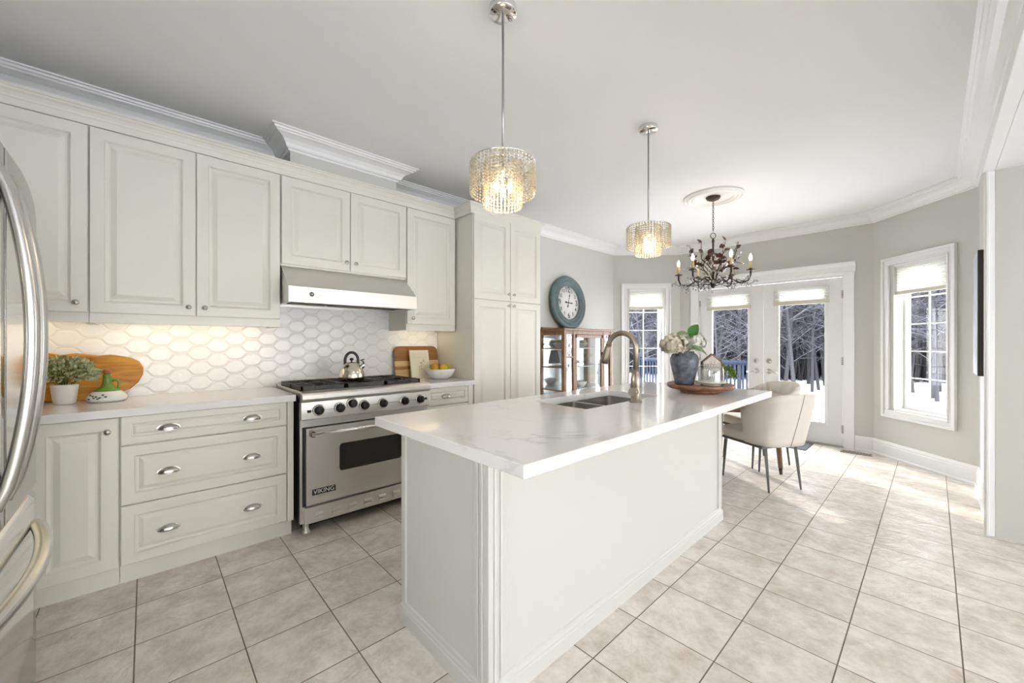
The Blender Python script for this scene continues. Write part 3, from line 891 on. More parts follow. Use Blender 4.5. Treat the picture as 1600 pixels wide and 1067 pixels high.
# ------------------------------------------------------------------ range hood
HY0, HY1 = 0.722, 1.664
t = thing('range_hood', 'stainless steel sloped hood under the short cabinet over the range', 'range hood', (0.25, 1.19, 1.53))
hp = [(0.012, 1.535), (0.012, 1.786), (0.335, 1.786), (0.525, 1.632), (0.525, 1.535), (0.505, 1.528), (0.505, 1.560), (0.03, 1.545), (0.03, 1.528)]
outer = [(0.012, 1.530), (0.012, 1.786), (0.335, 1.786), (0.527, 1.630), (0.527, 1.530)]
mb = MB()
F = lambda y: [(x, y, z) for x, z in outer]
mb.add(F(HY0) + F(HY1), [(0, 1, 6, 5), (1, 2, 7, 6), (2, 3, 8, 7), (3, 4, 9, 8), (0, 4, 3, 2, 1), (5, 6, 7, 8, 9)], False)
mb.box(0.505, 0.527, HY0, HY1, 1.523, 1.530).box(0.012, 0.505, HY0, HY0 + 0.02, 1.523, 1.530).box(0.012, 0.505, HY1 - 0.02, HY1, 1.523, 1.530)
mb.build('canopy', STEEL, t, 0.002)
MB().box(0.03, 0.50, HY0 + 0.03, HY1 - 0.03, 1.545, 1.556).build('inner_pan', STEEL, t)
fb = MB()
for k in range(3):
    a = HY0 + 0.05 + k * 0.285
    fb.box(0.22, 0.49, a, a + 0.272, 1.536, 1.545)
    for i in range(16):
        fb.box(0.222 + i * 0.0165, 0.231 + i * 0.0165, a + 0.01, a + 0.262, 1.532, 1.537)
fb.build('grease_filter', FLUTE, t)
bdg = thing_p = MB().lathe([(0.016, 0), (0.016, 0.001), (0, 0.0015)], n=24, M=Matrix.Translation((0.527, 0.865, 1.583)) @ Matrix.Rotation(PI / 2, 4, 'Y')).build('badge', ANTIQ, t)
bdg['label'] = 'round dark badge'
text('GE', 'lettering', (0, 1, 0), (0, 0, 1), (1, 0, 0), (0.5288, 0.865, 1.583), 0.017, WHITEP, bdg, 0.0003)
MB().box(0.527, 0.5273, 0.897, 0.938, 1.578, 1.583).build('faint_lettering', INKP, t)

# ------------------------------------------------------------------ range
RY0, RY1 = 0.757, 1.684
t = thing('gas_range', 'stainless steel gas range with black knobs, between the two wall worktops', 'range', (0.35, 1.22, 0))
RF = 0.66
mb = MB().box(0.03, RF, RY0, RY1, 0.085, 0.905)
mb.build('body', mat('dark_enamel_side', (0.03, 0.03, 0.03), 0.4), t, 0.003)
MB().box(RF - 0.025, RF + 0.001, RY0 - 0.0005, RY1 + 0.0005, 0.083, 0.87).build('front_frame', STEELV, t, 0.003)
MB().box(0.10, RF - 0.08, RY0 + 0.03, RY1 - 0.03, 0.03, 0.085).build('plinth', BLACK, t)
for x in (0.12, 0.60):
    for y in (RY0 + 0.05, RY1 - 0.05):
        MB().lathe([(0.030, 0), (0.032, 0.006), (0.026, 0.014), (0.020, 0.02), (0.020, 0.085), (0, 0.086)], (x, y, 0), 16).build('leg', STEEL, t)
# sloped control fascia under a bull-nosed rail
cp = [(RF, 0.752), (0.690, 0.752), (0.694, 0.760), (0.684, 0.868), (RF, 0.868)]
mb = MB(); mb.prism([(x, z) for x, z in cp], RY1 - RY0, lambda u, v, w_: (u, RY0 + w_, v))
fas = mb.build('control_panel', STEEL, t, 0.002); fix_normals(fas)
nose = [(0.60, 0.905), (0.60, 0.935), (0.690, 0.935), (0.708, 0.928), (0.714, 0.915), (0.714, 0.890), (0.706, 0.876), (0.690, 0.870), (RF - 0.01, 0.870)]
mb = MB(); mb.prism(nose, RY1 - RY0, lambda u, v, w_: (u, RY0 + w_, v))
o = mb.build('front_rail', STEEL, t, 0.002); fix_normals(o)
ct = MB().box(0.03, 0.60, RY0, RY1, 0.905, 0.918).box(0.03, 0.60, RY0, RY0 + 0.014, 0.918, 0.935).box(0.03, 0.60, RY1 - 0.014, RY1, 0.918, 0.935)
ct.box(0.03, 0.075, RY0, RY1, 0.918, 0.944)
ct.build('cooktop', STEEL, t, 0.002)
MB().box(0.08, 0.595, RY0 + 0.016, RY1 - 0.016, 0.918, 0.921).build('burner_bay', BLACK, t)
# grates and burners
for c in range(3):
    y0 = RY0 + 0.022 + c * 0.2945; y1 = y0 + 0.288
    g = MB()
    for x0, x1 in ((0.085, 0.335), (0.345, 0.595)):
        z0, z1 = 0.944, 0.962
        g.box(x0, x0 + 0.014, y0, y1, z0 - 0.012, z1).box(x1 - 0.014, x1, y0, y1, z0 - 0.012, z1)
        g.box(x0, x1, y0, y0 + 0.014, z0 - 0.012, z1).box(x0, x1, y1 - 0.014, y1, z0 - 0.012, z1)
        yc = (y0 + y1) / 2; xc = (x0 + x1) / 2
        for fx in (0.25, 0.5, 0.75):
            xx = x0 + (x1 - x0) * fx
            g.box(xx - 0.006, xx + 0.006, y0, yc - 0.035, z0 - 0.004, z1 + 0.001).box(xx - 0.006, xx + 0.006, yc + 0.035, y1, z0 - 0.004, z1 + 0.001)
        for fy in (0.3, 0.7):
            yy = y0 + (y1 - y0) * fy
            g.box(x0, xc - 0.04, yy - 0.006, yy + 0.006, z0 - 0.004, z1 + 0.001).box(xc + 0.04, x1, yy - 0.006, yy + 0.006, z0 - 0.004, z1 + 0.001)
        for a in (x0, x1 - 0.016):
            for b in (y0, yc - 0.008, y1 - 0.016):
                g.box(a, a + 0.016, b, b + 0.016, 0.920, z0)
    g.build('grate', IRON, t, 0.0015, 1)
    for xc in (0.21, 0.47):
        b = MB().lathe([(0.055, 0), (0.052, 0.006), (0.040, 0.010), (0.038, 0.016), (0.026, 0.020), (0, 0.021)], (xc, (y0 + y1) / 2, 0.921), 20)
        b.build('burner', ANTIQ, t)
# knobs
for y, z, big in ((0.858, 0.811, 0), (0.992, 0.811, 0), (1.076, 0.833, 0), (1.160, 0.811, 0), (1.296, 0.811, 0), (1.467, 0.811, 0), (1.597, 0.811, 0)):
    xs = 0.6895 - (z - 0.811) * 0.09
    M = Matrix.Translation((xs, y, z)) @ Matrix.Rotation(PI / 2 - 0.09, 4, 'Y')
    k = MB().lathe([(0.039, 0), (0.039, 0.004), (0.034, 0.010), (0.031, 0.012), (0, 0.013)], n=24, M=M).build('knob', CHROME, t)
    kk = MB().lathe([(0.030, 0.012), (0.030, 0.018), (0.026, 0.024), (0.024, 0.042), (0.021, 0.045), (0, 0.046)], n=20, M=M)
    kk.box(-0.024, 0.024, -0.006, 0.006, 0.040, 0.052, M @ Matrix.Rotation(0.5 * (hash(str(y)) % 3 - 1), 4, 'Z') if False else M)
    kb = kk.build('grip', BLACK, k); kb['label'] = 'black grip'
MB().box(0.688, 0.6915, 0.790, 0.815, 0.801, 0.817).build('rocker_switch', BLACK, t)
MB().box(0.688, 0.6915, 1.640, 1.665, 0.803, 0.819).build('rocker_switch', BLACK, t)
MB().box(0.6885, 0.6915, 0.822, 1.63, 0.8095, 0.8115).build('fascia_groove', ANTIQ, t)
# oven door
MB().box(RF, 0.668, RY0 + 0.002, RY1 - 0.002, 0.705, 0.750).build('vent_strip', STEEL, t, 0.002)
MB().box(RF - 0.005, 0.664, RY0 + 0.012, RY1 - 0.012, 0.192, 0.706).build('door_gasket', GASKET, t)
dr = MB()
dy0, dy1, dz0, dz1 = 0.785, 1.656, 0.204, 0.698
wy0, wy1, wz0, wz1 = 0.992, 1.449, 0.385, 0.570
hole = rrect(wy0, wz0, wy1, wz1, 0.022, 5)
# door face with a rounded window opening
n = len(hole); outp = []
for (u, v) in hole:
    cy, cz = (wy0 + wy1) / 2, (wz0 + wz1) / 2
    du, dv = u - cy, v - cz
    su = (dy1 - cy if du > 0 else cy - dy0) / max(abs(du), 1e-6); sv = (dz1 - cz if dv > 0 else cz - dz0) / max(abs(dv), 1e-6)
    k = min(su, sv); outp.append([cy + du * k, cz + dv * k])
for (cu, cv) in ((dy0, dz0), (dy1, dz0), (dy1, dz1), (dy0, dz1)):
    j = min(range(n), key=lambda i: (outp[i][0] - cu) ** 2 + (outp[i][1] - cv) ** 2); outp[j] = [cu, cv]
XD = 0.690
loops = [[(0.664, u, v) for u, v in outp], [(XD, u, v) for u, v in outp], [(XD, u, v) for u, v in hole], [(XD - 0.006, u, v) for u, v in hole]]
dr.loft(loops, True, False, False)
dr.f.append(tuple(range(n))[::-1]); dr.sm.append(False)
dob = dr.build('door', STEEL, t); fix_normals(dob)
MB().prism([(u, v) for u, v in hole], 0.004, lambda u, v, w_: (XD - 0.010 + w_, u, v)).build('window', DARKGLASS, dob)
hb = MB().tube([(0.742, 0.800, 0.667), (0.742, 1.640, 0.667)], 0.0135, 14)
hb.build('handle', CHROME, dob)
for y in (0.812, 1.628):
    MB().box(XD, 0.748, y - 0.012, y + 0.012, 0.650, 0.684).build('handle_bracket', BLACK, dob, 0.003)
bd = MB().box(XD, XD + 0.002, 0.820, 0.966, 0.262, 0.301).build('badge', BLACK, dob)
bd['label'] = 'black name badge'
text('VIKING', 'lettering', (0, 1, 0), (0, 0, 1), (1, 0, 0), (XD + 0.0022, 0.893, 0.2815), 0.040, WHITEP, dob, 0.0004)
text('PROFESSIONAL', 'lettering', (0, 1, 0), (0, 0, 1), (1, 0, 0), (XD + 0.0004, 0.893, 0.252), 0.0125, INKP, dob, 0.0003)
kick = MB().box(RF, 0.688, 0.778, 1.664, 0.083, 0.188)
kick.build('kick_panel', STEEL, t, 0.003)
for i in range(8):
    lo = MB()
    yy = 0.835 + i * 0.108
    for z in (0.118, 0.142):
        lo.prism([(0.688, z - 0.008), (0.701, z - 0.006), (0.697, z + 0.002), (0.688, z + 0.008)], 0.055, lambda u, v, w_, yy=yy: (u, yy + w_, v))
    o = lo.build('louvre_vent', STEEL, t); fix_normals(o)

# kettle
kx, ky, kz = 0.40, 1.183, 0.9635
t = thing('kettle', 'stainless steel stovetop kettle with arched black handle on the range', 'kettle', (kx, ky, kz))
MB().lathe([(0.083, 0), (0.091, 0.003), (0.092, 0.03), (0.090, 0.055), (0.082, 0.085), (0.066, 0.112), (0.046, 0.130), (0.046, 0.134), (0.030, 0.140), (0, 0.142)], (kx, ky, kz), 36).build('body', mat('polished_kettle_steel', (0.70, 0.67, 0.58), 0.16, 1.0), t)
MB().lathe([(0.004, 0.140), (0.005, 0.150), (0.014, 0.156), (0.015, 0.166), (0.008, 0.172), (0, 0.173)], (kx, ky, kz), 14).build('lid_knob', BLACK, t)
hd = Vector((0.35, 0.94, 0)).normalized()
pts = []
for i in range(15):
    a = -0.15 + (PI + 0.30) * i / 14
    pts.append(Vector((kx, ky, kz + 0.152)) + hd * (0.046 * math.cos(a)) + Vector((0, 0, 0.062 * math.sin(a))))
pts = [pts[0] + Vector((0, 0, -0.03))] + pts + [pts[-1] + Vector((0, 0, -0.03))]
MB().tube(pts, 0.0105, 10).build('handle', BLACK, t)
s0 = Vector((kx, ky, kz + 0.100)) + hd * 0.070
sp = MB().tube([s0, s0 + hd * 0.012 + Vector((0, 0, 0.014)), s0 + hd * 0.020 + Vector((0, 0, 0.026))], [0.020, 0.017, 0.015], 12)
sp.build('spout', CHROME, t)
MB().tube([s0 + hd * 0.020 + Vector((0, 0, 0.026)), s0 + hd * 0.010 + Vector((0, 0, 0.046)), s0 + hd * (-0.008) + Vector((0, 0, 0.052)), s0 + hd * 0.02 + Vector((0, 0, 0.060))], 0.005, 8).build('whistle_lever', BLACK, t)

# ------------------------------------------------------------------ things on the left worktop
CT = 0.9182
# live-edge olive board leaning on the tiles
top = [(-0.485, 0.98), (-0.498, 1.03), (-0.492, 1.10), (-0.475, 1.145), (-0.44, 1.165), (-0.39, 1.175), (-0.345, 1.190), (-0.31, 1.183), (-0.26, 1.172), (-0.20, 1.180), (-0.15, 1.172), (-0.11, 1.165),
       (-0.06, 1.170), (-0.01, 1.160), (0.03, 1.150), (0.065, 1.128), (0.085, 1.09), (0.083, 1.05), (0.062, 1.005), (0.028, 0.972), (-0.02, 0.950), (-0.09, 0.930), (-0.17, 0.9185), (-0.25, 0.9182), (-0.32, 0.928), (-0.40, 0.935), (-0.45, 0.948)]
top = [(y - 0.062, 0.918 + (z - 0.918) * (1.04 if z > 1.0 else 1)) for y, z in top]
mb = MB()
Fb = lambda u, v, w_: (0.078 - (v - 0.918) * 0.20 + w_, u, v)
def insetp(poly, d):
    c = (sum(p[0] for p in poly) / len(poly), sum(p[1] for p in poly) / len(poly)); r = []
    for u, v in poly:
        L = math.hypot(u - c[0], v - c[1]); r.append((u - (u - c[0]) / L * d, v - (v - c[1]) / L * d))
    return r
i1 = insetp(top, 0.006)
mb.loft([[Fb(u, v, 0) for u, v in i1], [Fb(u, v, 0.005) for u, v in top], [Fb(u, v, 0.016) for u, v in top], [Fb(u, v, 0.020) for u, v in i1]], True, True, False)
o = mb.build('serving_board', OLIVE); fix_normals(o)
tag(o, 'long live-edge amber wood board leaning on the tiles behind the potted plant', 'cutting board')

px_, py_ = 0.205, -0.290
t = thing('potted_plant', 'bushy variegated plant in a white ribbed pot on the left worktop', 'plant', (px_, py_, CT))
pr_ = [(0.038, 0)] + [(0.040 + 0.013 * (i / 12) ** 0.7 + (0.0012 if i % 2 else 0), 0.105 * i / 12 + 0.003) for i in range(13)] + [(0.052, 0.108), (0.048, 0.106), (0.047, 0.09), (0, 0.09)]
MB().lathe(pr_, (px_, py_, CT), 32).build('pot', POTW, t)
MB().lathe([(0.047, 0.088), (0.03, 0.094), (0, 0.095)], (px_, py_, CT), 20).build('soil', SOIL, t)
def leafcloud(c, rad, n, size, seed, mat_, name, parent, squash=1.0, stems=True, minz=None, minx=None):
    R = random.Random(seed); mb = MB()
    for i in range(n):
        a = R.uniform(0, 2 * PI); e = math.asin(R.uniform(-0.25, 1)); rr = R.uniform(0.45, 1.0) ** 0.6
        p = Vector((c[0] + rad * rr * math.cos(e) * math.cos(a), c[1] + rad * rr * math.cos(e) * math.sin(a), c[2] + rad * squash * rr * math.sin(e)))
        if minz is not None and p.z < minz: p.z = minz + R.uniform(0, 0.02)
        if minx is not None and p.x < minx: p.x = minx + R.uniform(0, 0.04)
        d = (p - Vector(c)); d.normalize()
        d = (d + Vector((R.uniform(-.6, .6), R.uniform(-.6, .6), R.uniform(-.2, .7)))).normalized()
        x = d.cross(Vector((R.uniform(-1, 1), R.uniform(-1, 1), R.uniform(-1, 1)))).normalized(); nn = x.cross(d)
        L = size * R.uniform(0.7, 1.25); W_ = L * 0.36
        cu = L * 0.12
        q = [p, p + d * L * .35 + x * W_ * .9 + nn * cu, p + d * L * .72 + x * W_ * .7 + nn * cu * .8, p + d * L, p + d * L * .72 - x * W_ * .7 + nn * cu * .8, p + d * L * .35 - x * W_ * .9 + nn * cu, p + d * L * .5]
        mb.add(q, [(0, 1, 6), (1, 2, 6), (2, 3, 6), (3, 4, 6), (4, 5, 6), (5, 0, 6)], True)
    return mb.build(name, mat_, parent)
leafcloud((px_, py_, CT + 0.152), 0.124, 900, 0.025, 3, LEAFV, 'foliage', t, 0.82, minz=CT + 0.085, minx=0.135)
R = random.Random(5); mb = MB()
for i in range(26):
    a = R.uniform(0, 2 * PI); r_ = R.uniform(0.03, 0.11)
    mb.tube([(px_ + 0.02 * math.cos(a), py_ + 0.02 * math.sin(a), CT + 0.088), (px_ + r_ * .6 * math.cos(a), py_ + r_ * .6 * math.sin(a), CT + 0.15), (px_ + r_ * math.cos(a), py_ + r_ * math.sin(a), CT + R.uniform(0.16, 0.25))], 0.0016, 5)
mb.build('stems', STEM, t)

cx_, cy_ = 0.215, -0.128
t = thing('oil_cruet', 'low white and green ceramic oil cruet with red stopper, beside the pot', 'cruet', (cx_, cy_, CT))
MB().lathe([(0.068, 0), (0.082, 0.008), (0.086, 0.022), (0.078, 0.040), (0.062, 0.056), (0.055, 0.060)], (cx_, cy_, CT), 32).build('body', CERAM, t)
MB().lathe([(0.0555, 0.0595), (0.046, 0.070), (0.030, 0.082), (0.022, 0.096), (0.019, 0.115), (0.0175, 0.146), (0.020, 0.153), (0.015, 0.155), (0.010, 0.152)], (cx_, cy_, CT), 28).build('neck', GREENGL, t)
MB().lathe([(0.010, 0.151), (0.014, 0.157), (0.018, 0.167), (0.015, 0.178), (0.006, 0.183), (0, 0.184)], (cx_, cy_, CT), 16).build('stopper', CORK, t)
hv = Vector((-0.1, 1, 0)).normalized()
MB().tube([Vector((cx_, cy_, CT + 0.115)) + hv * 0.016, Vector((cx_, cy_, CT + 0.120)) + hv * 0.036, Vector((cx_, cy_, CT + 0.108)) + hv * 0.048, Vector((cx_, cy_, CT + 0.076)) + hv * 0.046, Vector((cx_, cy_, CT + 0.070)) + hv * 0.044], 0.0065, 10).build('handle', GREENGL, t)
sg = MB(); R = random.Random(2)
for i in range(9):
    a = -0.95 + 0.11 * i + R.uniform(-.05, .05); z = 0.020 + R.uniform(0, 0.024)
    r_ = 0.0865 - abs(z - 0.022) * 0.36
    ctr = Vector((cx_ + r_ * math.cos(a), cy_ + r_ * math.sin(a), CT + z))
    sg.ball(ctr, (0.003, 0.006, 0.004), 8, 5)
sg.build('painted_sprig', OLIVEPAINT, t)

# ------------------------------------------------------------------ things on the right worktop
brd = rrect(1.700, CT, 2.165, 1.218, 0.055, 7)
mb = MB(); Fb2 = lambda u, v, w_: (0.070 - (v - 0.918) * 0.16 + w_, u, v)
i1 = insetp(brd, 0.004)
mb.loft([[Fb2(u, v, 0) for u, v in i1], [Fb2(u, v, 0.004) for u, v in brd], [Fb2(u, v, 0.016) for u, v in brd], [Fb2(u, v, 0.020) for u, v in i1]], True, True, False)
o = mb.build('cutting_board', ACACIA); fix_normals(o)
tag(o, 'rounded two-tone banded wood board leaning behind the recipe book', 'cutting board')
t = thing('recipe_book', 'cream recipe book propped upright against the banded board', 'book', (0.15, 1.92, CT))
Fk = lambda u, v, w_: (0.150 - v * 0.20 + w_, 1.822 + u, CT + v)
BW, BH = 0.195, 0.262
MB().prism([(0, 0), (BW, 0), (BW, BH), (0, BH)], 0.003, lambda u, v, w_: Fk(u, v, w_ + 0.016)).prism([(0, 0), (BW, 0), (BW, BH), (0, BH)], 0.003, Fk).prism([(0, 0), (0.003, 0), (0.003, BH), (0, BH)], 0.013, lambda u, v, w_: Fk(u, v, w_ + 0.003)).build('cover', PAPER, t)
MB().prism([(0.003, 0.004), (BW - 0.004, 0.004), (BW - 0.004, BH - 0.004), (0.003, BH - 0.004)], 0.013, lambda u, v, w_: Fk(u, v, w_ + 0.003)).build('pages', PAGES, t)
vk = Vector((-0.20, 0, 1)).normalized(); wk = Vector((0, 1, 0)).cross(vk)
# the title is too blurred to read: one band of worn strokes per line
for v, sz in ((0.226, 0.024), (0.196, 0.020)):
    zig = []
    for i in range(15):
        u = 0.022 + 0.150 * i / 14
        zig.append(Vector(Fk(u, v + (sz / 2 if i % 2 else -sz / 2), 0.0194)))
    MB().tube(zig, 0.0011, 4).build('worn_title', INKP, t)
pic = MB(); R = random.Random(9)
for i in range(16):
    u = 0.085 + 0.012 * math.sin(i * 1.1) + 0.006 * i * 0.6; v = 0.075 + i * 0.006
    a = R.uniform(0, PI); L = R.uniform(0.010, 0.022)
    pic.prism([(u, v), (u + L * math.cos(a), v + L * math.sin(a)), (u + L * .7 * math.cos(a + .5), v + L * .7 * math.sin(a + .5))], 0.0004, lambda u, v, w_: Fk(u, v, w_ + 0.0192))
pic.build('cover_illustration', mat('muted_green_print', (0.17, 0.15, 0.08), 0.7), t)
bx, by = 0.310, 2.030
MB_b = MB().lathe([(0.060, 0), (0.075, 0.003), (0.112, 0.030), (0.133, 0.070), (0.137, 0.092), (0.133, 0.094), (0.128, 0.072), (0.105, 0.032), (0.07, 0.012), (0, 0.010)], (bx, by, CT), 40)
o = MB_b.build('fruit_bowl', CERAM, None); tag(o, 'round white ceramic bowl of fruit in the corner by the pantry', 'bowl')
for nm, lab, (dx, dy, dz), r_, m_, g_ in (
        ('orange', 'ochre orange at the side of the bowl nearest the book', (0.0, -0.058, 0.102), (0.042, 0.042, 0.040), ORANGEF, None),
        ('lemon', 'small bright lemon in the middle of the bowl front', (0.048, 0.002, 0.104), (0.031, 0.036, 0.031), LEMON, None),
        ('pear', 'yellow-green pear at the pantry side of the bowl', (0.0, 0.058, 0.106), (0.040, 0.050, 0.038), PEAR, None),
        ('orange', 'half-hidden orange at the back of the fruit bowl', (-0.062, 0.0, 0.098), (0.040, 0.040, 0.040), ORANGEF, None)):
    o = MB().ball((bx + dx, by + dy, CT + dz), r_, 20, 12).build(nm, m_); tag(o, lab, 'fruit', 'fruit in the white bowl')

# ------------------------------------------------------------------ fridge
FYF = -0.225
t = thing('refrigerator', 'stainless French-door refrigerator with bowed bar handles', 'refrigerator', (1.90, -0.6, 0))
MB().box(1.47, 2.33, -1.00, -0.29, 0.03, 1.70).build('case', mat('grey_fridge_case', (0.35, 0.35, 0.34), 0.5), t)
MB().box(1.50, 2.30, -0.95, -0.34, 0, 0.03).build('plinth', BLACK, t)
def fdoor(x0, x1, z0, z1, arch=0.0):
    mb = MB(); n = 16; loops = []
    for i in range(n + 1):
        x = x0 + (x1 - x0) * i / n; u = (x - 1.46) / 0.88; y = FYF + 0.004 * (1 - (2 * u - 1) ** 2)
        zt = z1 - arch * (1 - math.sqrt(max(0, 1 - max(0, 1 - u / 0.30) ** 2))) if arch else z1
        loops.append([(x, -0.288, z0), (x, y - 0.012, z0), (x, y, z0 + 0.012), (x, y, zt - 0.012), (x, y - 0.012, zt), (x, -0.288, zt)])
    return mb.loft(loops, True, True, True)
def bowed(p0, p1, bow, r, n=20, flat=0.7):
    p0, p1 = Vector(p0), Vector(p1); pts = [p0 + Vector((0, -0.06, 0))]
    for i in range(n + 1):
        f = i / n; pts.append(p0 + (p1 - p0) * f + Vector((0, bow * math.sin(PI * f) ** 0.75, 0)))
    pts.append(p1 + Vector((0, -0.06, 0)))
    return MB().tube(pts, [r] * len(pts), 12, flat=flat)
for x0, x1, hx in ((1.46, 1.873, 1.832), (1.879, 2.34, 1.930)):
    d = fdoor(x0, x1, 0.790, 1.745, 0.09).build('door', FRIDGE, t); fix_normals(d)
    h = bowed((hx, FYF + 0.004, 0.865), (hx, FYF + 0.004, 1.665), 0.052, 0.020); h.build('handle', HANDLE, d)
d = fdoor(1.46, 2.34, 0.075, 0.780).build('freezer_drawer', FRIDGE, t); fix_normals(d)
bowed((1.52, FYF + 0.004, 0.690), (2.28, FYF + 0.004, 0.690), 0.055, 0.018).build('handle', HANDLE, d)

# ------------------------------------------------------------------ island
IX0, IX1, IY0, IY1 = 1.790, 2.395, 0.890, 3.010
t = thing('kitchen_island', 'white panelled kitchen island base under the large quartz top', 'island', (2.09, 1.95, 0))
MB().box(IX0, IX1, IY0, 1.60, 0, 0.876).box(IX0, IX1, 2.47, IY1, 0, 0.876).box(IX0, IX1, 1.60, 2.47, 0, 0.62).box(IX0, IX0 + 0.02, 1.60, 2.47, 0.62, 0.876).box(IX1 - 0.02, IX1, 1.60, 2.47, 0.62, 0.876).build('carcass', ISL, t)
bm_ = [(0, 0), (0.018, 0), (0.018, 0.055), (0.014, 0.060), (0.014, 0.068), (0.009, 0.074), (0.006, 0.086), (0, 0.090)]
loop = [(IX0, IY0, 0), (IX1, IY0, 0), (IX1, IY1, 0), (IX0, IY1, 0)]
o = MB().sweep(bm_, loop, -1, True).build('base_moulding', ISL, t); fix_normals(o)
# corner pilasters and edge strips
p = MB()
p.box(IX1 - 0.075, IX1 + 0.012, IY0 - 0.012, IY0 + 0.075, 0.09, 0.876)
for k in range(2):
    a = IX1 - 0.052 + k * 0.024
    p.box(a, a + 0.012, IY0 - 0.018, IY0 - 0.012, 0.09, 0.876)
    b = IY0 + 0.010 + k * 0.028
    p.box(IX1 + 0.012, IX1 + 0.018, b, b + 0.014, 0.09, 0.876)
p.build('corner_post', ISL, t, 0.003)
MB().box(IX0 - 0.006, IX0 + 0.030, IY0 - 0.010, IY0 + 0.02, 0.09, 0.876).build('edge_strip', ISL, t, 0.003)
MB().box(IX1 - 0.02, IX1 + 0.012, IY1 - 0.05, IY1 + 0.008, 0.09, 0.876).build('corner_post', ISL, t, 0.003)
for k in range(4):
    y0 = IY0 + 0.05 + k * 0.52
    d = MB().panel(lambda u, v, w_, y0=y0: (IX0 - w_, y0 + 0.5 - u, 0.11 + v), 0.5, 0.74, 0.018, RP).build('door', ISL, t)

SX0, SX1, SY0, SY1 = 1.862, 2.240, 1.655, 2.420
mb = MB(); X0, X1, Y0, Y1 = 1.712, 2.668, 0.788, 3.190
vs = []
for z in (0.878, 0.918):
    vs += [(X0, Y0, z), (X1, Y0, z), (X1, Y1, z), (X0, Y1, z), (SX0, SY0, z), (SX1, SY0, z), (SX1, SY1, z), (SX0, SY1, z)]
fs = []
for j in range(4):
    k = (j + 1) % 4
    fs += [(8 + j, 8 + k, 12 + k, 12 + j), (k, j, 4 + j, 4 + k), (j, k, 8 + k, 8 + j), (4 + k, 4 + j, 12 + j, 12 + k)]
mb.add(vs, fs)
o = mb.build('island_worktop', QUARTZ, None, 0.003); tag(o, 'large white veined quartz slab on top of the island', 'worktop')

# undermount sink
t = thing('kitchen_sink', 'double-bowl stainless sink set into the island worktop', 'sink', ((SX0 + SX1) / 2, (SY0 + SY1) / 2, 0.68))
def basin(y0, y1):
    mb = MB(); z1, z0, th = 0.8765, 0.675, 0.003; x0, x1 = SX0 - 0.004, SX1 + 0.004
    o_ = rrect(x0, y0, x1, y1, 0.03, 4); i_ = rrect(x0 + 0.02, y0 + 0.02, x1 - 0.02, y1 - 0.02, 0.03, 4)
    inn = rrect(x0 + th, y0 + th, x1 - th, y1 - th, 0.028, 4)
    mb.loft([[(u, v, z0) for u, v in i_], [(u, v, z0 + 0.02) for u, v in o_], [(u, v, z1) for u, v in o_], [(u, v, z1) for u, v in inn], [(u, v, z0 + 0.022) for u, v in inn], [(u, v, z0 + 0.004) for u, v in i_]], True, True, False)
    mb.lathe([(0.045, 0.0045), (0.04, 0.007), (0.03, 0.005), (0, 0.005)], ((x0 + x1) / 2, (y0 + y1) / 2, z0), 20)
    return mb
ym = 2.035
basin(SY0 - 0.004, ym - 0.010).build('basin', SINKM, t); basin(ym + 0.010, SY1 + 0.004).build('basin', SINKM, t)
MB().box(SX0 - 0.004, SX1 + 0.004, ym - 0.012, ym + 0.012, 0.858, 0.8765).build('divider', STEEL, t, 0.006, 3)

# faucet
fx, fy = 2.287, 2.050
t = thing('faucet', 'tall gooseneck pull-down faucet in brushed bronze nickel beside the sink', 'faucet', (fx, fy, CT))
MB().lathe([(0.034, 0), (0.034, 0.004), (0.0275, 0.008), (0.0275, 0.085), (0.029, 0.095), (0.029, 0.125), (0.022, 0.150), (0.0165, 0.165), (0.0165, 0.185), (0, 0.186)], (fx, fy, CT), 28).build('body', FAUCET, t)
pts = [(fx, fy, CT + 0.18), (fx, fy, CT + 0.29)]
R_ = 0.090; zc_ = CT + 0.300
for i in range(17):
    a = 0.0 + (PI * 0.94) * i / 16
    pts.append((fx - R_ + R_ * math.cos(a), fy, zc_ + R_ * math.sin(a)))
MB().tube(pts, 0.0155, 16).build('spout', FAUCET, t)
e = Vector(pts[-1]); dd = (Vector(pts[-1]) - Vector(pts[-2])).normalized()
MB().tube([e - dd * 0.002, e + dd * 0.02, e + dd * 0.075, e + dd * 0.110], [0.0165, 0.0185, 0.0225, 0.0225], 18).build('spray_head', FAUCET, t)
pb = e + dd * 0.06
MB().box(pb.x - 0.030, pb.x - 0.018, pb.y - 0.008, pb.y + 0.008, pb.z - 0.024, pb.z + 0.018).build('spray_button', BLACK, t, 0.003)
hs = Vector((0.2, -0.98, 0)).normalized()
c0 = Vector((fx, fy, CT + 0.062))
lv = MB().tube([c0 + hs * 0.02, c0 + hs * 0.060], 0.023, 18)
lv.tube([c0 + hs * 0.048 + Vector((0, 0, 0.015)), c0 + hs * 0.050 + Vector((0, 0, 0.07)), c0 + hs * 0.046 + Vector((0, 0, 0.120))], [0.010, 0.009, 0.0085], 12)
lv.build('handle', FAUCET, t)

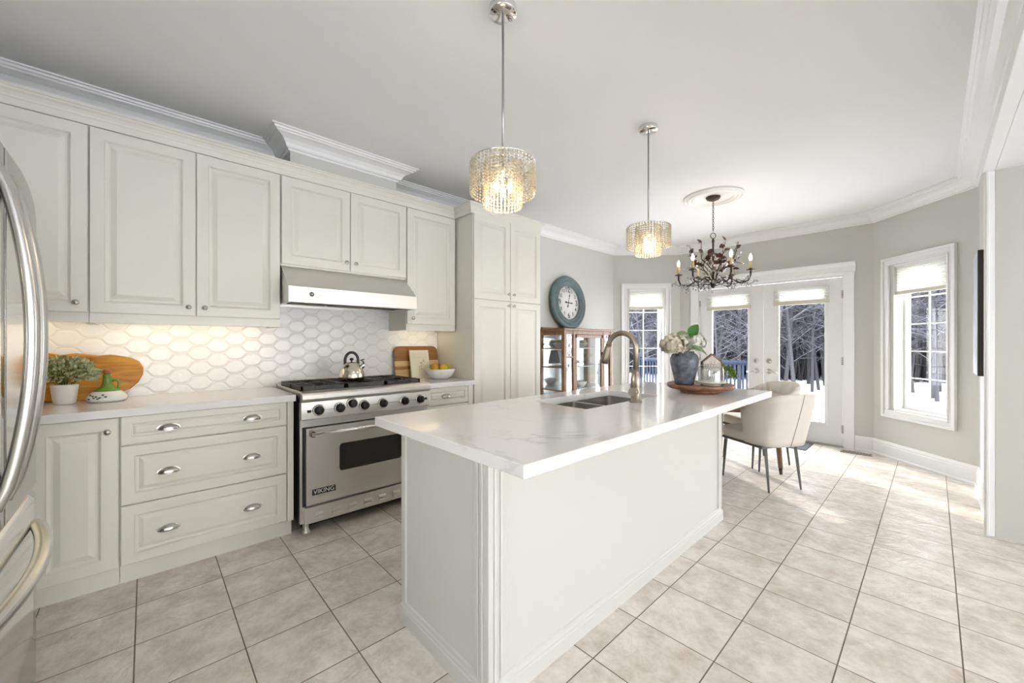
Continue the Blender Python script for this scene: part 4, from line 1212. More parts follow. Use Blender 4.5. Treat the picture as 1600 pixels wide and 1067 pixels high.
# turntable tray and what stands on it
tx, ty = 2.345, 2.79
t = thing('lazy_susan', 'round walnut turntable on the far end of the island', 'tray', (tx, ty, CT))
MB().lathe([(0.118, 0), (0.126, 0.004), (0.126, 0.018), (0.120, 0.022), (0, 0.022)], (tx, ty, CT), 40).build('base', WALNUT, t)
MB().lathe([(0.120, 0.022), (0.196, 0.026), (0.207, 0.034), (0.209, 0.050), (0.206, 0.056), (0.198, 0.056), (0.194, 0.052), (0, 0.052)], (tx, ty, CT), 56).build('top', WALNUT, t)
TT = CT + 0.0522
vx, vy = 2.268, 2.725
t = thing('vase', 'mottled blue-grey shouldered vase of white hydrangeas on the turntable', 'vase', (vx, vy, TT))
MB().lathe([(0.056, 0), (0.060, 0.004), (0.066, 0.03), (0.082, 0.10), (0.092, 0.15), (0.092, 0.175), (0.080, 0.200), (0.064, 0.212), (0.062, 0.222), (0.057, 0.222), (0.056, 0.205), (0.04, 0.19), (0, 0.19)], (vx, vy, TT), 40).build('body', VASEM, t)
def hydrangea(label, c, r, tilt, seed, leaves):
    t = thing('hydrangea', label, 'flower', (vx, vy, TT + 0.15), None)
    R = random.Random(seed); mb = MB()
    for i in range(330):
        a = R.uniform(0, 2 * PI); e = math.asin(R.uniform(-0.75, 1))
        d = Vector((math.cos(e) * math.cos(a), math.cos(e) * math.sin(a), math.sin(e)))
        p = Vector(c) + Vector((d.x * r, d.y * r, d.z * r * 0.86)) * R.uniform(0.80, 1.06)
        d = (d + Vector((R.uniform(-.5, .5), R.uniform(-.5, .5), R.uniform(-.5, .5)))).normalized()
        x = d.orthogonal().normalized(); y = d.cross(x); ph = R.uniform(0, PI)
        for k in range(4):
            b = ph + k * PI / 2
            u = x * math.cos(b) + y * math.sin(b); v = d.cross(u)
            L = 0.017 * R.uniform(0.85, 1.15)
            mb.add([p, p + u * L * .5 + v * L * .42 + d * 0.003, p + u * L + d * 0.001, p + u * L * .5 - v * L * .42 + d * 0.003], [(0, 1, 2, 3)], True)
    mb.ball(c, (r * 0.70, r * 0.70, r * 0.60), 12, 8)
    mb.build('bloom', PETAL if seed == 4 else PETAL2, t)
    MB().tube([(vx, vy, TT + 0.08), (vx + (c[0] - vx) * .3, vy + (c[1] - vy) * .3, TT + 0.22), (c[0], c[1], c[2] - r * .5)], 0.004, 7).build('stem', STEM, t)
    for p0, d, L, up, m_ in leaves:
        p0 = Vector(p0); d = Vector(d).normalized(); x = d.cross(Vector(up)).normalized(); n_ = x.cross(d)
        rows = []
        for i in range(9):
            f = i / 8; wv = L * 0.36 * math.sin(PI * min(1, f ** 0.8 * 0.98 + 0.02)) ** 0.8 + 0.0005
            q = p0 + d * L * f - n_ * (L * 0.22 * f * f)
            rows.append([q - x * wv + n_ * wv * .25, q, q + x * wv + n_ * wv * .25])
        mb = MB(); mb.loft(rows, False, False, True)
        mb.loft([[pp - n_ * 0.0012 for pp in r_] for r_ in rows], False, False, True)
        mb.build('leaf', m_, t)
    return t
rt = Vector((math.cos(YAW), math.sin(YAW), 0)); fwd = Vector((-math.sin(YAW), math.cos(YAW), 0))
VC = Vector((vx, vy, TT))
def rel(a, b, c): return VC + rt * a + fwd * b + Vector((0, 0, c))
hydrangea('large cream hydrangea bloom leaning over the left side of the vase', rel(-0.082, -0.02, 0.268), 0.082, 0, 4,
          [(rel(-0.14, -0.04, 0.225), -rt + Vector((0, 0, .2)), 0.035, (0, 0, 1), LEAFD)])
hydrangea('cream hydrangea bloom at the right of the vase with broad green leaves', rel(0.072, 0.03, 0.285), 0.078, 0, 8,
          [(rel(0.02, -0.06, 0.255), rt * 1.0 - Vector((0, 0, .35)) - fwd * 0.3, 0.115, (0.2, -0.3, 1), LEAFD),
           (rel(0.03, -0.03, 0.335), -rt + Vector((0, 0, .25)) - fwd * .3, 0.105, (0.1, -0.5, 1), LEAFG),
           (rel(0.025, -0.02, 0.330), rt * .7 + Vector((0, 0, 1)) - fwd * .2, 0.095, (0.5, -0.8, .2), LEAFG),
           (rel(0.01, -0.06, 0.325), -rt * .2 + Vector((0, 0, .1)) - fwd * .8, 0.06, (0, 0, 1), LEAFG)])

# little house-shaped sign
hx_, hy_ = 2.385, 2.880
U = rt; N_ = -fwd
t = thing('house_sign', 'small house-shaped wooden sign with script behind the glass dome', 'sign', (hx_, hy_, TT))
Fh = lambda u, v, w_: tuple(Vector((hx_, hy_, TT)) + U * u + Vector((0, 0, v)) + N_ * w_)
ho = [(-0.062, 0), (0.062, 0), (0.062, 0.150), (0, 0.196), (-0.062, 0.150)]
MB().prism(ho, 0.014, Fh).build('board', SIGNW, t)
ed = MB()
ho2 = [(-0.070, 0), (-0.062, 0), (-0.062, 0.150), (0, 0.196), (0.062, 0.150), (0.062, 0), (0.070, 0), (0.070, 0.152), (0, 0.207), (-0.070, 0.152)]
ed.prism(ho2, 0.026, lambda u, v, w_: Fh(u, v, w_ - 0.004))
ed.build('frame', SIGNB, t)
# three lines of looping script, too small to read
for k, (v, u0, u1, am) in enumerate(((0.118, -0.052, 0.040, 0.013), (0.080, -0.030, 0.038, 0.010), (0.046, -0.034, 0.042, 0.010))):
    pts = []
    for i in range(61):
        f = i / 60
        pts.append(Vector(Fh(u0 + (u1 - u0) * f + 0.004 * math.sin(f * 10 * PI + 1.2), v + am * math.sin(f * 10 * PI) * (1.5 - f), 0.0148)))
    MB().tube(pts, 0.0013, 4).build('script_line', INK, t)
bird = MB(); bird.ball(Fh(0.02, 0.150, 0.018), (0.010, 0.006, 0.006), 10, 6); bird.ball(Fh(0.028, 0.157, 0.018), 0.005, 8, 5)
bird.build('bird', CERAM, t)
# glass butter dome
gx, gy = 2.425, 2.765
t = thing('butter_dome', 'ribbed glass dome on a cream footed dish, in front of the house sign', 'dome', (gx, gy, TT))
MB().lathe([(0.062, 0), (0.060, 0.010), (0.066, 0.014), (0.090, 0.018), (0.095, 0.024), (0.090, 0.028), (0.066, 0.026), (0, 0.024)], (gx, gy, TT), 36, sq=(1, 0.95)).build('dish', mat('cream_dish', (0.70, 0.66, 0.55), 0.3), t)
gl = MB(); loops = []
for r, z in [(0.077, 0.027), (0.077, 0.100), (0.072, 0.120), (0.054, 0.134), (0.02, 0.141), (0.001, 0.142)]:
    loops.append([(gx + (r + (0.0016 if j % 2 else 0)) * math.cos(2 * PI * j / 48), gy + (r + (0.0016 if j % 2 else 0)) * math.sin(2 * PI * j / 48), TT + z) for j in range(48)])
gl.loft(loops, True, False, True); gl.build('glass_cover', CLOCHE, t)
MB().ball((gx, gy, TT + 0.148), 0.008, 12, 8).build('knob', CLOCHE, t)

# ------------------------------------------------------------------ pendant lamps
def pendant(label, x, y, seed):
    t = thing('pendant_light', label, 'pendant light', (x, y, CZ), 'crystal pendants over the island')
    MB().lathe([(0, -0.030), (0.058, -0.030), (0.062, -0.026), (0.062, 0.0), (0, 0)], (x, y, CZ), 32).build('canopy', CHROME, t)
    MB().tube([(x, y, CZ - 0.03), (x, y, 2.04)], 0.0055, 10).build('rod', mat('grey_rod_metal', (0.40, 0.39, 0.39), 0.3, 0.9) if 'grey_rod_metal' not in bpy.data.materials else bpy.data.materials['grey_rod_metal'], t)
    R1, R2 = 0.142, 0.083
    fr = MB()
    for r, z in ((R1, 2.045), (R2, 2.045), (R2, 1.965)):
        fr.tube([(x + r * math.cos(2 * PI * i / 40), y + r * math.sin(2 * PI * i / 40), z) for i in range(40)], 0.0032, 6, closed=True)
    for k in range(4):
        a = k * PI / 2 + 0.3
        fr.tube([(x, y, 2.045), (x + R1 * math.cos(a), y + R1 * math.sin(a), 2.045)], 0.003, 6)
    fr.build('ring_frame', CHROME, t)
    def strands(r, n, z0, z1, br):
        mb = MB(); m_ = int((z0 - z1) / (br * 2.25))
        for i in range(n):
            a = 2 * PI * i / n
            for k in range(m_):
                c = (x + r * math.cos(a), y + r * math.sin(a), z0 - br - k * br * 2.25)
                mb.ball(c, (br, br, br), 6, 4)
        for i in range(len(mb.sm)): mb.sm[i] = False
        return mb
    o = strands(R1, 46, 2.042, 1.895, 0.0062).build('bead_curtain', CRYSTAL, t); o['kind'] = 'stuff'
    o = strands(R2, 30, 2.042, 1.840, 0.0062).build('bead_curtain', CRYSTAL, t); o['kind'] = 'stuff'
    sk = MB()
    for k in range(3):
        a = k * 2 * PI / 3 + 0.4; bx_, by_ = x + 0.035 * math.cos(a), y + 0.035 * math.sin(a)
        sk.tube([(x, y, 2.03), (bx_, by_, 2.01), (bx_, by_, 1.965)], 0.009, 8)
        MB().lathe([(0.005, 0), (0.010, -0.012), (0.013, -0.030), (0.010, -0.048), (0.003, -0.058), (0, -0.06)], (bx_, by_, 1.966), 12).build('bulb', BULB, t)
    sk.build('lamp_socket', CHROME, t)
    ld = bpy.data.lights.new('pendant_glow', 'POINT'); ld.energy = 1.0; ld.color = (1, 0.80, 0.52); ld.shadow_soft_size = 0.03
    lo_ = bpy.data.objects.new('pendant_glow', ld); COL.objects.link(lo_); lo_.parent = t; lo_.location = (0, 0, 1.88 - CZ)
pendant('crystal bead pendant over the near end of the island', 2.132, 1.188, 1)
pendant('crystal bead pendant over the far end of the island', 2.095, 2.555, 2)

# ------------------------------------------------------------------ chandelier and medallion
hx, hy = 1.905, 4.24
o = MB().lathe([(0.275, 0), (0.275, -0.010), (0.268, -0.020), (0.258, -0.022), (0.252, -0.012), (0.246, -0.012), (0.240, -0.026), (0.228, -0.032), (0.216, -0.028), (0.210, -0.014), (0.203, -0.014), (0.198, -0.024), (0.188, -0.024), (0.182, -0.010), (0.172, -0.005), (0, -0.004), (0, 0)], (hx, hy, CZ), 56).build('ceiling_medallion', TRIM)
fix_normals(o); tag(o, 'round white moulded ceiling medallion above the dark chandelier', 'medallion')
t = thing('chandelier', 'dark bronze six-candle chandelier with leaves and crystals over the table', 'chandelier', (hx, hy, CZ))
MB().lathe([(0, -0.045), (0.020, -0.045), (0.055, -0.030), (0.066, -0.016), (0.068, -0.005), (0, -0.005)], (hx, hy, CZ), 28).build('canopy', BRONZE, t)
ch = MB()
for i in range(13):
    z = CZ - 0.055 - i * 0.0235
    pl = []
    for k in range(12):
        a = 2 * PI * k / 12
        u, v = 0.007 * math.cos(a), 0.0155 * math.sin(a)
        pl.append((hx + (u if i % 2 else 0), hy + (0 if i % 2 else u), z + v))
    ch.tube(pl, 0.0022, 5, closed=True)
ch.build('chain', BRONZE, t)
zr = 2.335
MB().tube([(hx + 0.026 * math.cos(2 * PI * i / 24) * rt.x, hy + 0.026 * math.cos(2 * PI * i / 24) * rt.y, zr + 0.028 * math.sin(2 * PI * i / 24)) for i in range(24)], 0.0035, 6, closed=True).build('hanging_ring', BRONZE, t)
MB().lathe([(0, 1.80), (0.012, 1.805), (0.022, 1.825), (0.030, 1.85), (0.020, 1.875), (0.010, 1.90), (0.009, 2.10), (0.014, 2.13), (0.009, 2.15), (0.009, 2.26), (0.013, 2.28), (0.008, 2.305), (0, 2.308)], (hx, hy, 0), 16).build('column', BRONZE, t)
R = random.Random(21)
for k in range(6):
    a = k * PI / 3 + 0.30
    ax = Vector((math.cos(a), math.sin(a), 0)); c = Vector((hx, hy, 0))
    P_ = lambda r, z: c + ax * r + Vector((0, 0, z))
    arm = MB().tube([P_(0.02, 1.86), P_(0.07, 1.905), P_(0.13, 1.905), P_(0.19, 1.865), P_(0.25, 1.835), P_(0.305, 1.860), P_(0.325, 1.91), P_(0.325, 1.955)], 0.0085, 9).build('arm', BRONZE, t)
    cpt = MB().lathe([(0.006, -0.004), (0.030, 0.0), (0.040, 0.008), (0.036, 0.010), (0.014, 0.006), (0.013, 0.022), (0, 0.022)], P_(0.325, 1.955), 18).build('drip_cup', BRONZE, arm)
    MB().lathe([(0.0125, 0.020), (0.0125, 0.092), (0.009, 0.095), (0, 0.095)], P_(0.325, 1.955), 14).build('candle', CANDLE, arm)
    MB().lathe([(0.008, 0.094), (0.012, 0.104), (0.0155, 0.118), (0.0145, 0.132), (0.009, 0.148), (0.003, 0.162), (0, 0.166)], P_(0.325, 1.955), 14).build('bulb', CBULB, arm)
# tendrils, leaves, crystal drops
tn = MB(); lv = MB(); cr = MB()
def leafat(mb, p, d, L):
    d = d.normalized(); x = d.cross(Vector((R.uniform(-1, 1), R.uniform(-1, 1), R.uniform(-1, 1)))).normalized(); nn = x.cross(d)
    rows = []
    for i in range(6):
        f = i / 5; wv = L * 0.34 * math.sin(PI * min(0.99, f * 0.95 + 0.04)) + 0.0006
        q = p + d * L * f + nn * L * 0.12 * math.sin(f * 3)
        rows.append([q - x * wv, q - nn * wv * .3, q + x * wv])
    mb.loft(rows, False, False, True); mb.loft([[v - nn * 0.001 for v in r_] for r_ in rows], False, False, True)
for k in range(24):
    a = k * 2 * PI / 24 + R.uniform(-.12, .12); ax = Vector((math.cos(a), math.sin(a), 0)); c = Vector((hx, hy, 0))
    typ = k % 3
    if typ == 0:
        path = [(0.01, 1.87), (0.06, 1.97), (0.14, 2.03), (0.20, 2.08), (0.215, 2.15), (0.235, 2.22)]
    elif typ == 1:
        path = [(0.01, 2.16), (0.05, 2.14), (0.10, 2.07), (0.15, 2.03), (0.20, 2.04), (0.25, 2.02)]
    else:
        path = [(0.02, 1.84), (0.10, 1.86), (0.18, 1.83), (0.26, 1.86), (0.32, 1.83), (0.36, 1.86)]
    side = ax.cross(Vector((0, 0, 1)))
    pts = [c + ax * r + side * R.uniform(-.02, .02) + Vector((0, 0, z + R.uniform(-.012, .012))) for r, z in path]
    tn.tube(pts, [0.006, 0.0055, 0.005, 0.0045, 0.004, 0.003], 5)
    for i in range(1, 6):
        if typ < 2 and R.random() < 0.55: leafat(lv, pts[i], Vector((R.uniform(-1, 1), R.uniform(-1, 1), R.uniform(-.2, .9))), R.uniform(0.055, 0.085))
        for _ in range(4 if typ == 2 else 2):
            q = pts[i] + Vector((R.uniform(-.035, .035), R.uniform(-.035, .035), R.uniform(-.035, .02)))
            tn.tube([pts[i], (pts[i] + q) / 2 + Vector((0, 0, 0.01)), q], 0.0013, 3)
            rr = R.uniform(0.0065, 0.0105); cr.ball(q, (rr, rr, rr * 1.25), 6, 4)
for i in range(len(cr.sm)): cr.sm[i] = False
tn.build('tendrils', BRONZE, t); lv.build('leaves', BRONZELEAF, t)
o = cr.build('crystal_drops', mat('clear_crystal_drop', (0.93, 0.94, 0.97), 0.04, trans=0.7, ior=1.55), t); o['kind'] = 'stuff'
ld = bpy.data.lights.new('chandelier_glow', 'POINT'); ld.energy = 2.5; ld.color = (1, 0.80, 0.52); ld.shadow_soft_size = 0.25
lo_ = bpy.data.objects.new('chandelier_glow', ld); COL.objects.link(lo_); lo_.parent = t; lo_.location = (0, 0, 2.09 - CZ)

# ------------------------------------------------------------------ curio cabinet and clock
KX, KY0, KY1, KZ = 0.43, 3.680, 4.700, 1.428
t = thing('curio_cabinet', 'honey-oak glass-fronted curio cabinet standing under the teal clock', 'curio cabinet', (0.22, 4.19, 0))
mb = MB()
pw = 0.045
for x0, x1 in ((0.012, 0.012 + pw), (KX - pw, KX)):
    mb.box(x0, x1, KY0, KY0 + pw, 0, KZ - 0.03).box(x0, x1, KY1 - pw, KY1, 0, KZ - 0.03)
for y in (KY0, KY1 - 0.03):
    mb.box(0.05, KX - 0.04, y + 0.005, y + 0.025, KZ - 0.085, KZ - 0.03).box(0.05, KX - 0.04, y + 0.005, y + 0.025, 0.08, 0.36)
mb.box(KX - 0.03, KX - 0.005, KY0 + pw, KY1 - pw, KZ - 0.075, KZ - 0.03).box(KX - 0.03, KX - 0.005, KY0 + pw, KY1 - pw, 0.08, 0.30)
for y in (3.855, 4.49):
    mb.box(KX - 0.03, KX, y, y + 0.035, 0.30, KZ - 0.03)
mb.box(0.02, KX - 0.01, KY0 + 0.01, KY1 - 0.01, 0.28, 0.30)
mb.build('frame', OAKC, t, 0.003)
MB().box(0.0, KX + 0.025, KY0 - 0.025, KY1 + 0.025, KZ - 0.03, KZ - 0.006).box(0.0, KX + 0.012, KY0 - 0.012, KY1 + 0.012, KZ - 0.006, KZ).build('cornice', OAKC, t, 0.005)
MB().box(0.0, 0.03, KY0 + 0.05, KY1 - 0.33, KZ, KZ + 0.022).build('gallery_rail', OAKC, t, 0.006)
MB().box(0.012, 0.020, KY0 + pw, KY1 - pw, 0.30, KZ - 0.03).build('mirror_back', mat('pale_mirror_back', (0.55, 0.57, 0.58), 0.12, 1.0), t)
for z in (0.665, 0.945, 1.175)[0:3]:
    MB().box(0.022, KX - 0.035, KY0 + 0.03, KY1 - 0.03, z, z + 0.010).build('shelf', CGLASS if z > 2 else mat('shelf_glass', (0.62, 0.66, 0.66), 0.1) if 'shelf_glass' not in bpy.data.materials else bpy.data.materials['shelf_glass'], t)
MB().box(0.06, KX - 0.05, KY0 + 0.012, KY0 + 0.016, 0.36, KZ - 0.085).build('side_glass', CGLASS, t)
MB().box(0.06, KX - 0.05, KY1 - 0.016, KY1 - 0.012, 0.36, KZ - 0.085).build('side_glass', CGLASS, t)
for z in (0.665, 0.945, 1.175):
    MB().box(0.06, KX - 0.05, KY0 + 0.008, KY0 + 0.020, z - 0.004, z + 0.012).build('side_rail', OAKC, t)
dd = MB()
y0, y1 = 3.893, 4.487
dd.box(KX - 0.026, KX - 0.002, y0, y0 + 0.035, 0.305, KZ - 0.078).box(KX - 0.026, KX - 0.002, y1 - 0.035, y1, 0.305, KZ - 0.078)
dd.box(KX - 0.026, KX - 0.002, y0, y1, 0.305, 0.35).box(KX - 0.026, KX - 0.002, y0, y1, KZ - 0.118, KZ - 0.078)
d = dd.build('door', OAKC, t, 0.002)
MB().box(KX - 0.016, KX - 0.012, y0 + 0.03, y1 - 0.03, 0.34, KZ - 0.11).build('glass', CGLASS, d)
MB().ball((KX + 0.006, y0 + 0.017, 1.00), (0.010, 0.008, 0.008), 10, 6).build('knob', PEWTER, d)
for (a, b) in ((KY0 + pw, 3.855), (4.525, KY1 - pw)):
    f = MB().box(KX - 0.02, KX - 0.016, a, b, 0.305, KZ - 0.078).build('side_light', CGLASS, t)
    rl = MB().box(KX - 0.026, KX - 0.004, a, b, 1.065, 1.085).build('cross_rail', OAKC, f)
    ld_ = MB(); m = (a + b) / 2; w2 = (b - a) / 2 * 0.80; zt = KZ - 0.085; zb = 1.09; hh = (zt - zb) / 2
    for k in range(2):
        zc = zb + hh * (k + 0.5)
        ld_.tube([(KX - 0.014, m, zc - hh / 2), (KX - 0.014, m + w2 * .75, zc - hh * .2), (KX - 0.014, m + w2 * .75, zc + hh * .2), (KX - 0.014, m, zc + hh / 2), (KX - 0.014, m - w2 * .75, zc + hh * .2), (KX - 0.014, m - w2 * .75, zc - hh * .2)], 0.0035, 6, closed=True)
    ld_.tube([(KX - 0.014, m, zb), (KX - 0.014, m, zt)], 0.003, 6)
    ld_.build('lead_tracery', LEADM, f)
# contents
def bowl(c, r, h, label, m_, nm='bowl', cat='bowl'):
    o = MB().lathe([(r * .45, 0), (r * .55, 0.004), (r * .85, h * .45), (r, h), (r * .96, h), (r * .8, h * .45), (r * .4, 0.010), (0, 0.010)], c, 28).build(nm, m_)
    return tag(o, label, cat, 'dishes in the curio cabinet')
GREYB = mat('grey_stoneware', (0.36, 0.37, 0.36), 0.4)
bowl((0.25, 3.87, 1.1855), 0.125, 0.062, 'wide grey stoneware bowl of green apples on the top shelf, behind the side glass', GREYB)
bowl((0.24, 4.23, 1.1855), 0.105, 0.060, 'grey stoneware bowl of green apples on the top shelf, behind the door glass', GREYB)
for (cx2, cy2, n_, who) in ((0.25, 3.87, 5, 'side glass'), (0.24, 4.23, 4, 'door glass')):
    for i in range(n_):
        a = 2 * PI * i / n_ + .3; rr = 0.058
        o = MB().ball((cx2 + rr * math.cos(a), cy2 + rr * math.sin(a), 1.1855 + 0.072), (0.034, 0.034, 0.032), 14, 9).build('green_apple', APPLE)
        tag(o, 'green apple in the grey bowl behind the curio %s' % who, 'fruit', 'green apples behind the curio %s' % who)
o = MB().lathe([(0.040, 0), (0.048, 0.004), (0.068, 0.05), (0.070, 0.09), (0.050, 0.13), (0.044, 0.16), (0.052, 0.185), (0.048, 0.185), (0.040, 0.16), (0, 0.15)], (0.30, 3.93, 0.9555), 26).build('pitcher', CERAM)
tag(o, 'white ceramic pitcher on the middle shelf behind the curio side glass', 'pitcher')
PLT = mat('grey_patterned_plate', (0.42, 0.43, 0.42), 0.35, noise=0.4, nscale=25)
pm = Matrix.Translation((0.10, 4.17, 1.060)) @ Matrix.Rotation(PI / 2 - 0.25, 4, 'Y')
o = MB().box(-0.095, 0.095, -0.20, 0.20, 0, 0.012, pm).build('serving_plate', PLT, None, 0.004)
tag(o, 'large grey rectangular patterned platter standing on the middle shelf', 'plate')
mk = MB()
for (u, v) in ((-.045, -.09), (-.045, .02), (-.045, .10), (.03, -.09), (.03, .03), (.03, .11)):
    for k in range(6):
        a = k * PI / 3; mk.ball((u + 0.012 * math.cos(a), v + 0.012 * math.sin(a), 0.0125), (0.008, 0.006, 0.002), 8, 4, pm)
mk.build('flower_motif', INK, o)
bowl((0.28, 4.18, 0.6755), 0.095, 0.075, 'white bowl alone on the lowest visible shelf of the curio cabinet', CERAM)
bowl((0.25, 3.80, 0.3105), 0.10, 0.09, 'white bowl on the bottom board of the curio cabinet', CERAM)

# clock leaning back against the wall
ck = thing('wall_clock', 'large round teal-framed clock leaning on the wall atop the curio cabinet', 'clock', (0.06, 4.215, KZ))
CR_ = 0.362; tilt = 0.075
MC_ = Matrix.Translation((0.115, 4.215, KZ + 0.004)) @ Matrix.Rotation(-tilt, 4, 'Y') @ Matrix.Translation((-0.045, 0, CR_)) @ Matrix.Rotation(PI / 2, 4, 'Y')
# lathe axis -> +x after rotation; local x -> -z world, local y -> y
mb = MB().lathe([(0.225, 0), (CR_ - 0.01, 0), (CR_, 0.010), (CR_, 0.026), (CR_ - 0.010, 0.042), (CR_ - 0.030, 0.054), (CR_ - 0.048, 0.050), (CR_ - 0.054, 0.040), (CR_ - 0.060, 0.040), (CR_ - 0.066, 0.052), (CR_ - 0.082, 0.056), (CR_ - 0.094, 0.046), (CR_ - 0.102, 0.034), (0.250, 0.034), (0.244, 0.044), (0.236, 0.044), (0.228, 0.030), (0.226, 0.012)], n=64, M=MC_)
mb.f = mb.f[:-2]; mb.sm = mb.sm[:-2]
mb.build('frame', TEAL, ck)
MB().lathe([(0.235, 0.004), (0.235, 0.014), (0, 0.014)], n=48, M=MC_).build('face', CLOCKF, ck)
Mi = MC_.to_3x3()
cu, cv, cw = Mi @ Vector((0, 1, 0)), Mi @ Vector((-1, 0, 0)), Mi @ Vector((0, 0, 1))
cc = MC_ @ Vector((0, 0, 0.0145))
for i in range(1, 13):
    a = PI / 2 - i * PI / 6
    p = cc + cu * (0.176 * math.cos(a)) + cv * (0.176 * math.sin(a))
    o = text(str(i), 'numeral', cu, cv, cw, p, 0.105 if i in (12, 3, 6, 9) else 0.068, INK, ck, 0.0004, offset=0.0008)
def hand(name, a, L, w_):
    mb = MB(); ca, sa = math.cos(a), math.sin(a)
    def q(s, tt, d): return tuple(cc + (cu * ca + cv * sa) * s + (cv * ca - cu * sa) * tt + cw * (0.004 + d))
    pl = [(-0.07, -w_), (-0.05, -w_ * 2.2), (-0.03, -w_), (0.0, -w_), (L * .5, -w_ * .7), (L * .6, -w_ * 2.0), (L * .72, -w_ * .7), (L, -w_ * .3), (L, w_ * .3), (L * .72, w_ * .7), (L * .6, w_ * 2.0), (L * .5, w_ * .7), (0, w_), (-0.03, w_), (-0.05, w_ * 2.2), (-0.07, w_)]
    mb.prism(pl, 0.002, q); mb.build(name, INK, ck)
hand('minute_hand', PI / 2 - 2 * PI * 3 / 60, 0.165, 0.0055)
hand('hour_hand', PI / 2 - 2 * PI * 15.6 / 60, 0.105, 0.0065)

# ------------------------------------------------------------------ table and chairs
tbx, tby = 1.93, 4.25
t = thing('dining_table', 'round brown wooden dining table under the chandelier', 'table', (tbx, tby, 0))
MB().lathe([(0.58, 0.705), (0.605, 0.712), (0.612, 0.722), (0.612, 0.735), (0.605, 0.742), (0, 0.742)], (tbx, tby, 0), 64).build('tabletop', TABLEW, t)
MB().lathe([(0.53, 0.640), (0.53, 0.705), (0, 0.705), (0, 0.640)], (tbx, tby, 0), 48).build('apron', TABLEW, t)
for k in range(4):
    a = math.atan2(4.459 - tby, 2.446 - tbx) + k * PI / 2
    d = Vector((math.cos(a), math.sin(a), 0)); c = Vector((tbx, tby, 0))
    l = MB().tube([c + d * 0.50 + Vector((0, 0, 0.66)), c + d * 0.545 + Vector((0, 0, 0.06))], [0.034, 0.019], 14).build('leg', TABLEW, t)
    MB().tube([c + d * 0.545 + Vector((0, 0, 0.06)), c + d * 0.548 + Vector((0, 0, 0.0))], [0.0185, 0.012], 12).build('ferrule', ANTIQ, l)
# green plant in the middle of the table
ppx, ppy = 2.04, 4.16
t = thing('table_plant', 'small leafy green plant in a white pot on the dining table', 'plant', (ppx, ppy, 0.7422))
MB().lathe([(0.05, 0), (0.055, 0.003), (0.068, 0.10), (0.064, 0.10), (0.060, 0.085), (0, 0.085)], (ppx, ppy, 0.7422), 24).build('pot', POTW, t)
leafcloud((ppx, ppy, 0.7422 + 0.190), 0.088, 230, 0.030, 12, mat('yellow_green_leaf', (0.16, 0.27, 0.03), 0.45, noise=0.5, nscale=35), 'foliage', t, 1.0, minz=0.83)

